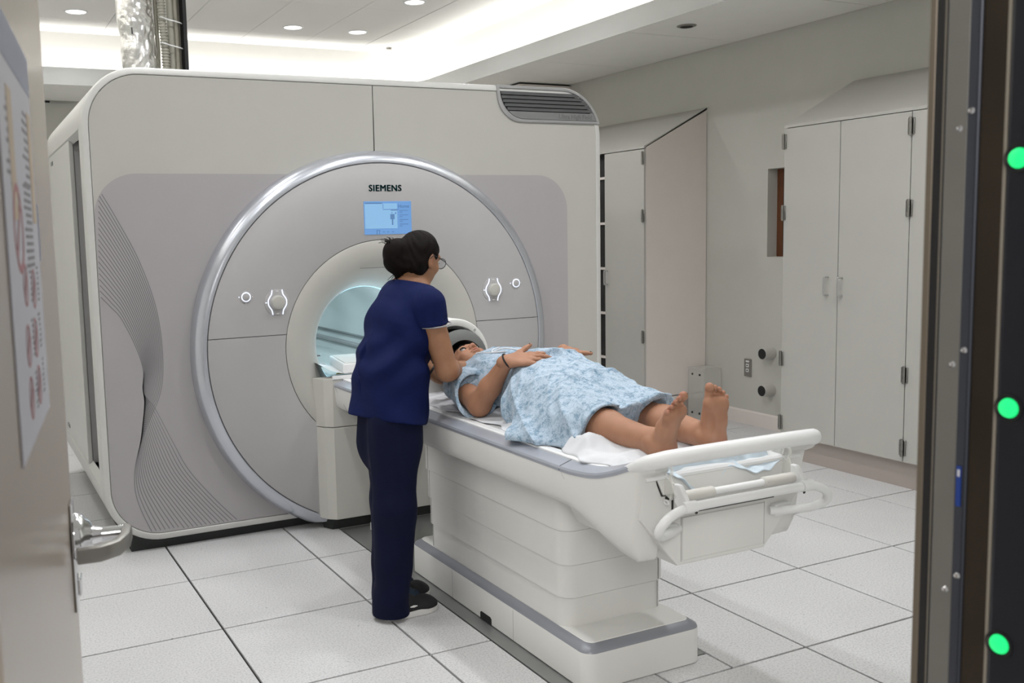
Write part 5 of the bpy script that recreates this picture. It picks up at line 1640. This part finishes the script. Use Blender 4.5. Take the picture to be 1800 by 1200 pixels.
# legs
rk, ra = V3(1.045, -.93, .892), V3(1.088, -1.285, .858)
lk, la = V3(1.295, -.945, .882), V3(1.282, -1.300, .858)
for hp, kn, an in ((V3(1.09, -.60, .91), rk, ra), (V3(1.27, -.60, .91), lk, la)):
    S.cap(hp-V3(0, 0, .015), kn-V3(0, 0, .012), .075, .050, .03)
    m = kn*.6+an*.4
    S.cap(kn-V3(0, 0, .006), m+V3(0, 0, -.008), .052, .057, .03)
    S.cap(m+V3(0, 0, -.008), an, .054, .038, .03)
def foot(S, heel, toe, sole, med):
    """heel centre, toe direction, sole normal, medial direction"""
    t = unit(toe); n = unit(np.array(sole)-np.dot(sole, t)*t); m = unit(np.cross(t, n)); m = m*np.sign(np.dot(m, med))
    h = np.array(heel, float)
    S.ell(h, (.036, .033, .036), .02, (t, m, n))
    S.cap(h + t*.01, h+t*.085-m*.008-n*.004, .033, .031, .025, (n, .95))
    S.cap(h + t*.075 - m*.010, h+t*.140-m*.012+n*.006, .029, .024, .02)
    S.cap(h + t*.080 + m*.010 - n*.010, h+t*.140+m*.016+n*.004, .028, .025, .02)
    S.ell(h + t*.143+m*.021+n*.010, (.024, .024, .019), .012, (t, m, n))       # ball
    S.ell(h + t*.132-m*.024+n*.009, (.024, .020, .017), .012, (t, m, n))
    tips = []
    for k, (off, st, ln, r) in enumerate(((.0265, .160, .036, .0132), (.0065, .165, .028, .0080), (-.0095, .158, .027, .0076), (-.0240, .148, .024, .0073), (-.0365, .136, .021, .0074))):
        b = h + t*st + m*off + n*.002
        e = b + t*ln*.6 + n*.000
        tip = b + t*ln + n*.006
        S.cap(b - t*.020, e, r*.92, r*.84, .004)
        S.ell(tip - t*.002, (r*1.18, r*1.10, r*1.08), .002, (t, m, n))
        tips.append(tip + t*r - n*.006)
    S.ell(h + t*.075 + m*.034 + n*.020, (.035, .014, .012), .012, (t, m, n), 'sub')     # arch
    return tips
rh = V3(1.092, -1.325, .835); lh_ = V3(1.285, -1.335, .835)
SF = SDF((.98, -1.50, .796), (1.42, -1.20, 1.075), .0023)
tr = foot(SF, rh, (-.06, -.36, .93), (.25, -.93, -.3), (1, .2, 0))
tl_ = foot(SF, lh_, (-.06, -.09, .99), (-.12, -.98, -.05), (-1, 0, 0))
for kn, an, hh in ((rk, ra, rh), (lk, la, lh_)):
    SF.cap(kn*.6+an*.4+V3(0, 0, -.008), an, .054, .038, .03)
    SF.cap(an, hh+V3(0, .01, .02), .037, .036, .03)
    SF.ell(an+V3(-.034, -.012, .002), (.012, .014, .014), .015); SF.ell(an+V3(.034, -.010, .006), (.012, .014, .014), .015)
SF.plane((0, -1.204, 0), (0, 1, 0), 0)
S.plane((0, -1.212, 0), (0, -1, 0), 0)
# arms
rs, re, rw = V3(.995, -.125, .900), V3(.968, -.365, .852), V3(1.018, -.495, 1.032)
S.cap(rs, re, .052, .046, .03); S.cap(re, re*.6+rw*.4, .045, .042, .02); S.cap(re*.6+rw*.4, rw, .041, .027, .02)
ls, le, lw = V3(1.355, -.125, .900), V3(1.415, -.36, .86), V3(1.385, -.335, 1.030)
S.cap(ls, le, .054, .046, .03); S.cap(le, lw, .044, .028, .02)
V, Q = S.mesh()
parts = [(V, Q), SF.mesh()]
# hands at finer resolution
S = SDF((.96, -.72, .94), (1.28, -.36, 1.16), .0026)
nl = hand(S, rw, (.87, -.47, .09), (-.20, -.36, .90), -1, 1.06, curl=((4, 10, 8), (5, 12, 8), (6, 14, 8), (8, 16, 10)), spread=8, thumb=44, tcurl=-4, tn=.14)
S.cap(rw-V3(.012, -.030, .040), rw, .029, .026, .01)
parts.append(S.mesh())
S = SDF((1.26, -.74, .92), (1.50, -.36, 1.16), .0026)
ld = unit((-.26, -.93, .06))
nl2 = hand(S, lw, ld, (-.10, .10, 1), -1, .95, curl=((18, 34, 28), (18, 36, 28), (18, 36, 28), (18, 36, 28)), spread=6, thumb=44)
parts.append(S.mesh())
V, Q = merge(parts)
body = obj('body', (V, Q), skin_p, pat, smooth=True, angle=180)
sp = [(Pp(.090, 0, -.064), (.020, .014, .020), .75)]
for c in list(tr)+list(tl_): sp.append((c, .016, .45))
sp += [(rh+V3(0, -.03, 0), .04, .35), (lh_+V3(0, -.03, 0), .04, .35), (Pp(.10, 0, -.03), .02, .25)]
for s_ in (-1, 1): sp.append((Pp(.07, s_*.04, -.025), .028, .18))
tint(body, sp)
for tip, dd, nn in (nl[4], nl2[4]):
    c = tip - np.array(dd)*.002 + np.array(nn)*.003
    bm = bm_lathe([(.0001, -.006), (.0045, -.0045), (.0062, 0), (.0045, .0045), (.0001, .006)], tuple(c), 'z', 12)
    obj('thumbnail', bm, nail_dark, pat, label='dark varnished thumbnail', smooth=True)

# face: eyes, lids, brows
for s_ in (-1, 1):
    ec = Pp(.0765, s_*.032, .001)
    obj_e = obj('eye', bm_lathe([(.0112*math.cos(a), .0112*math.sin(a)) for a in np.linspace(-math.pi/2, math.pi/2, 11)], tuple(ec), 'z', 20), eye_white, pat, smooth=True)
    look = unit(pf + pu*.10 + prr*.05)
    pc = ec + look*.0090
    e1 = unit(np.cross(look, pu)); e2 = np.cross(look, e1)
    ib_ = bmesh.new(); vs = [ib_.verts.new(tuple(pc + look*.0024*(1) + e1*.0066*math.cos(t) + e2*.0066*math.sin(t))) for t in np.linspace(0, 2*math.pi, 18, endpoint=False)]
    ib_.faces.new(vs); obj('iris', ib_, eye_dark, obj_e)
    lid = bmesh.new()
    for dz, rr_ in ((.0055, .0019), (-.0055, .0011)):
        pts = [ec + pf*(.0125*math.cos(math.radians(a))*.92) + prr*(.0150*math.sin(math.radians(a))) + pu*(dz*math.cos(math.radians(a))) for a in (-75, -45, -15, 15, 45, 75)]
        bm_tube(catmull([tuple(p) for p in pts], 4), rr_, 6, bm=lid)
    obj('eyelashes', lid, hairm, pat, smooth=True)
    obj('eyebrow', bm_tube(catmull([tuple(Pp(.092, s_*.014, .018)), tuple(Pp(.093, s_*.032, .026)), tuple(Pp(.078, s_*.053, .019))], 5), [.0026]*4+[.0030]*4+[.0022, .0016, .0010], 7, flat=.6), hairm, pat, smooth=True)
# hair
S = SDF((1.06, -.05, .82), (1.29, .23, 1.06), .003)
A = (pf, prr, pu)
S.ell(Pp(-.014, 0, .026), (.098, .083, .088), .02, A)
S.ell(Pp(-.045, 0, -.03), (.055, .078, .075), .03, A)
S.plane(Pp(.020, 0, 0), pf*.85-pu*.50, .012)
for s_ in (-1, 1): S.ell(Pp(.002, s_*.088, -.020), (.026, .020, .034), .006, A, 'sub')
S.displace(lambda x, y, z: .0016*np.sin(120*z+50*y+30*x))
V, Q = S.mesh()
obj('hair', (V, Q), hairm, pat, smooth=True, angle=180)

# gown
S = SDF((.78, -1.26, .796), (1.50, .03, 1.16), .0045)
S.ell((1.178, -.23, .920), (.180, .235, .130), .05)
S.ell((1.200, -.50, .910), (.175, .26, .160), .05)
S.ell((1.190, -.70, .900), (.200, .24, .128), .05)
S.ell((1.34, -.46, .975), (.06, .10, .045), .04)
S.cap((1.175, -.12, .925), (1.175, -.06, .94), .078, .060, .05)
S.cap((1.09, -.62, .905), (1.045, -1.14, .872), .105, .075, .05)
S.cap((1.275, -.62, .905), (1.300, -1.20, .866), .105, .074, .05)
S.cap((1.18, -.62, .92), (1.175, -1.13, .865), .085, .05, .06)
# side falling to the table, flap reaching over the rim
S.cap((1.03, -.56, .86), (1.00, -.95, .845), .070, .068, .05)
S.cap((.955, -.76, .815), (1.00, -1.04, .815), .075, .050, .05, (UP, .42))
S.cap((.90, -.78, .806), (.965, -.99, .806), .040, .030, .03, (UP, .35))
S.cap((1.36, -.45, .855), (1.36, -.95, .84), .06, .055, .05)
S.plane((1.04, -1.062, .90), (.12, -1, -.55), .004)
# sleeves
S.cap((1.05, -.12, .900), (1.00, -.20, .890), .074, .074, .04)
S.cap((1.32, -.10, .935), (1.375, -.24, .89), .085, .078, .04)
sd_ = unit((-.18, -.95, -.16))

# neck opening
S.cap((1.174, -.035, .93), (1.172, .10, .955), .064, .085, .006, op='sub')
S.plane((1.17, -.040, .98), (0, 1, .10), .004)
# lay the wrist free
def gwf(x, y, z):
    s1 = np.sin(26*(y*.8+x*.55)+3*np.sin(7*x+4*z)); s2 = np.sin(38*(y*.35-x*.9)+2.5*np.sin(9*y))
    s3 = np.sin(17*(x+y*.3)+4*np.sin(6*y+3*z)+11*z)
    rid = .0085*(1-np.abs(s1))**2 + .0065*(1-np.abs(s2))**2
    low = np.clip((.95-z)/.10, 0, 1)
    s4 = np.sin(13*(y*.75-x*.7)+2.0*np.sin(5*x+6*z)+.8)
    big = .012*(1-np.abs(s4))**3*np.clip((-.42-y)/.1, 0, 1)
    sd = (x-1.245)*.86 + (y+.52)*.51 + .012*np.sin(16*y)          # overlapping front edge
    step = -.0075/(1+np.exp(-sd/.0022))*np.clip((-.50-y)/.05, 0, 1) + .006*np.exp(-((sd+.006)/.006)**2)*np.clip((-.50-y)/.05, 0, 1)
    s5 = np.sin(24*(y+x*.2)+9*z)
    return -rid*.8 - big + .0045 + .007*s3*low + .004*np.sin(48*y+20*x)*low + step + .003*s5*low
S.displace(gwf)
S.plane((0, 0, .7985), (0, 0, -1), .0)
for kn_, an_ in ((rk, ra), (lk, la)):
    S.cap(kn_*.68+an_*.32, kn_*.40+an_*.60, .066, .063, .003, op='sub')
tip_r = V3(rw[0]+.87*.19, rw[1]-.46*.19, rw[2]+.018)
S.cap(re+V3(-.02, 0, .01), rw+V3(-.004, 0, .012), .044, .034, .008, op='sub')
S.cap(rw+V3(0, 0, .022), tip_r+V3(0, 0, .022), .040, .034, .010, op='sub')
S.cap(lw+V3(0, 0, .022), lw+np.array(ld)*.17+V3(0, 0, .024), .042, .036, .010, op='sub')
S.cap((.985, -.10, .975), (1.09, .02, .975), .048, .048, .010, op='sub')
def gown_top(x, y):
    i = int(round((x-S.lo[0])/S.h)); j = int(round((y-S.lo[1])/S.h))
    col = np.where(S.F[i, j] < 0)[0]
    return float(S.lo[2] + S.h*(col.max()+.5)) if len(col) else .95
S2 = SDF((.84, -.46, .796), (1.14, -.02, 1.03), .0038)
ca, cb = V3(1.02, -.115, .905), V3(.960, -.42, .872)
S2.cap(ca, cb, .078, .096, .02)
S2.displace(lambda x, y, z: -.006*(1-np.abs(np.sin(34*(x*.6+z*.8)+3*np.sin(11*y)+1)))**2 + .004*np.sin(22*y+30*z) + .002)
S2.plane((.962, -.305, .90), (-.10, -1, .42), .002)
S2.cap(ca+(cb-ca)*.35, cb+(cb-ca)*.4, .066, .092, .004, op='sub')
S2.plane((0, 0, .7985), (0, 0, -1), 0)
V, Q = merge([S.mesh(), S2.mesh()])
gown = obj('gown', (V, Q), gownm, pat, smooth=True, angle=180)
# ties and knotted neckline cord
tb_ = bmesh.new()
for P in ([(1.09, -.10), (1.085, -.16), (1.10, -.24), (1.13, -.30)], [(1.10, -.24), (1.14, -.27), (1.18, -.32)], [(1.10, -.24), (1.12, -.215), (1.15, -.21), (1.13, -.245)]):
    bm_tube(catmull([(x, y, gown_top(x, y)+.0025) for x, y in P], 6), .0035, 6, bm=tb_)
obj('gown_tie', tb_, sheetm, gown, smooth=True)
# hair tie round the right wrist
wd = unit(rw-re); e1 = unit(np.cross(wd, UP)); e2 = np.cross(wd, e1); wd = unit(wd+.9*unit((.87, -.47, .09))); e1 = unit(np.cross(wd, UP)); e2 = np.cross(wd, e1); wc = rw+wd*.004
P = [tuple(wc + e1*.0335*math.cos(t) + e2*.0300*math.sin(t)) for t in np.linspace(0, 2*math.pi, 30, endpoint=False)]
obj('hair_tie', bm_tube(P, .0034, 8, closed=True), hair_tie, pat, smooth=True)
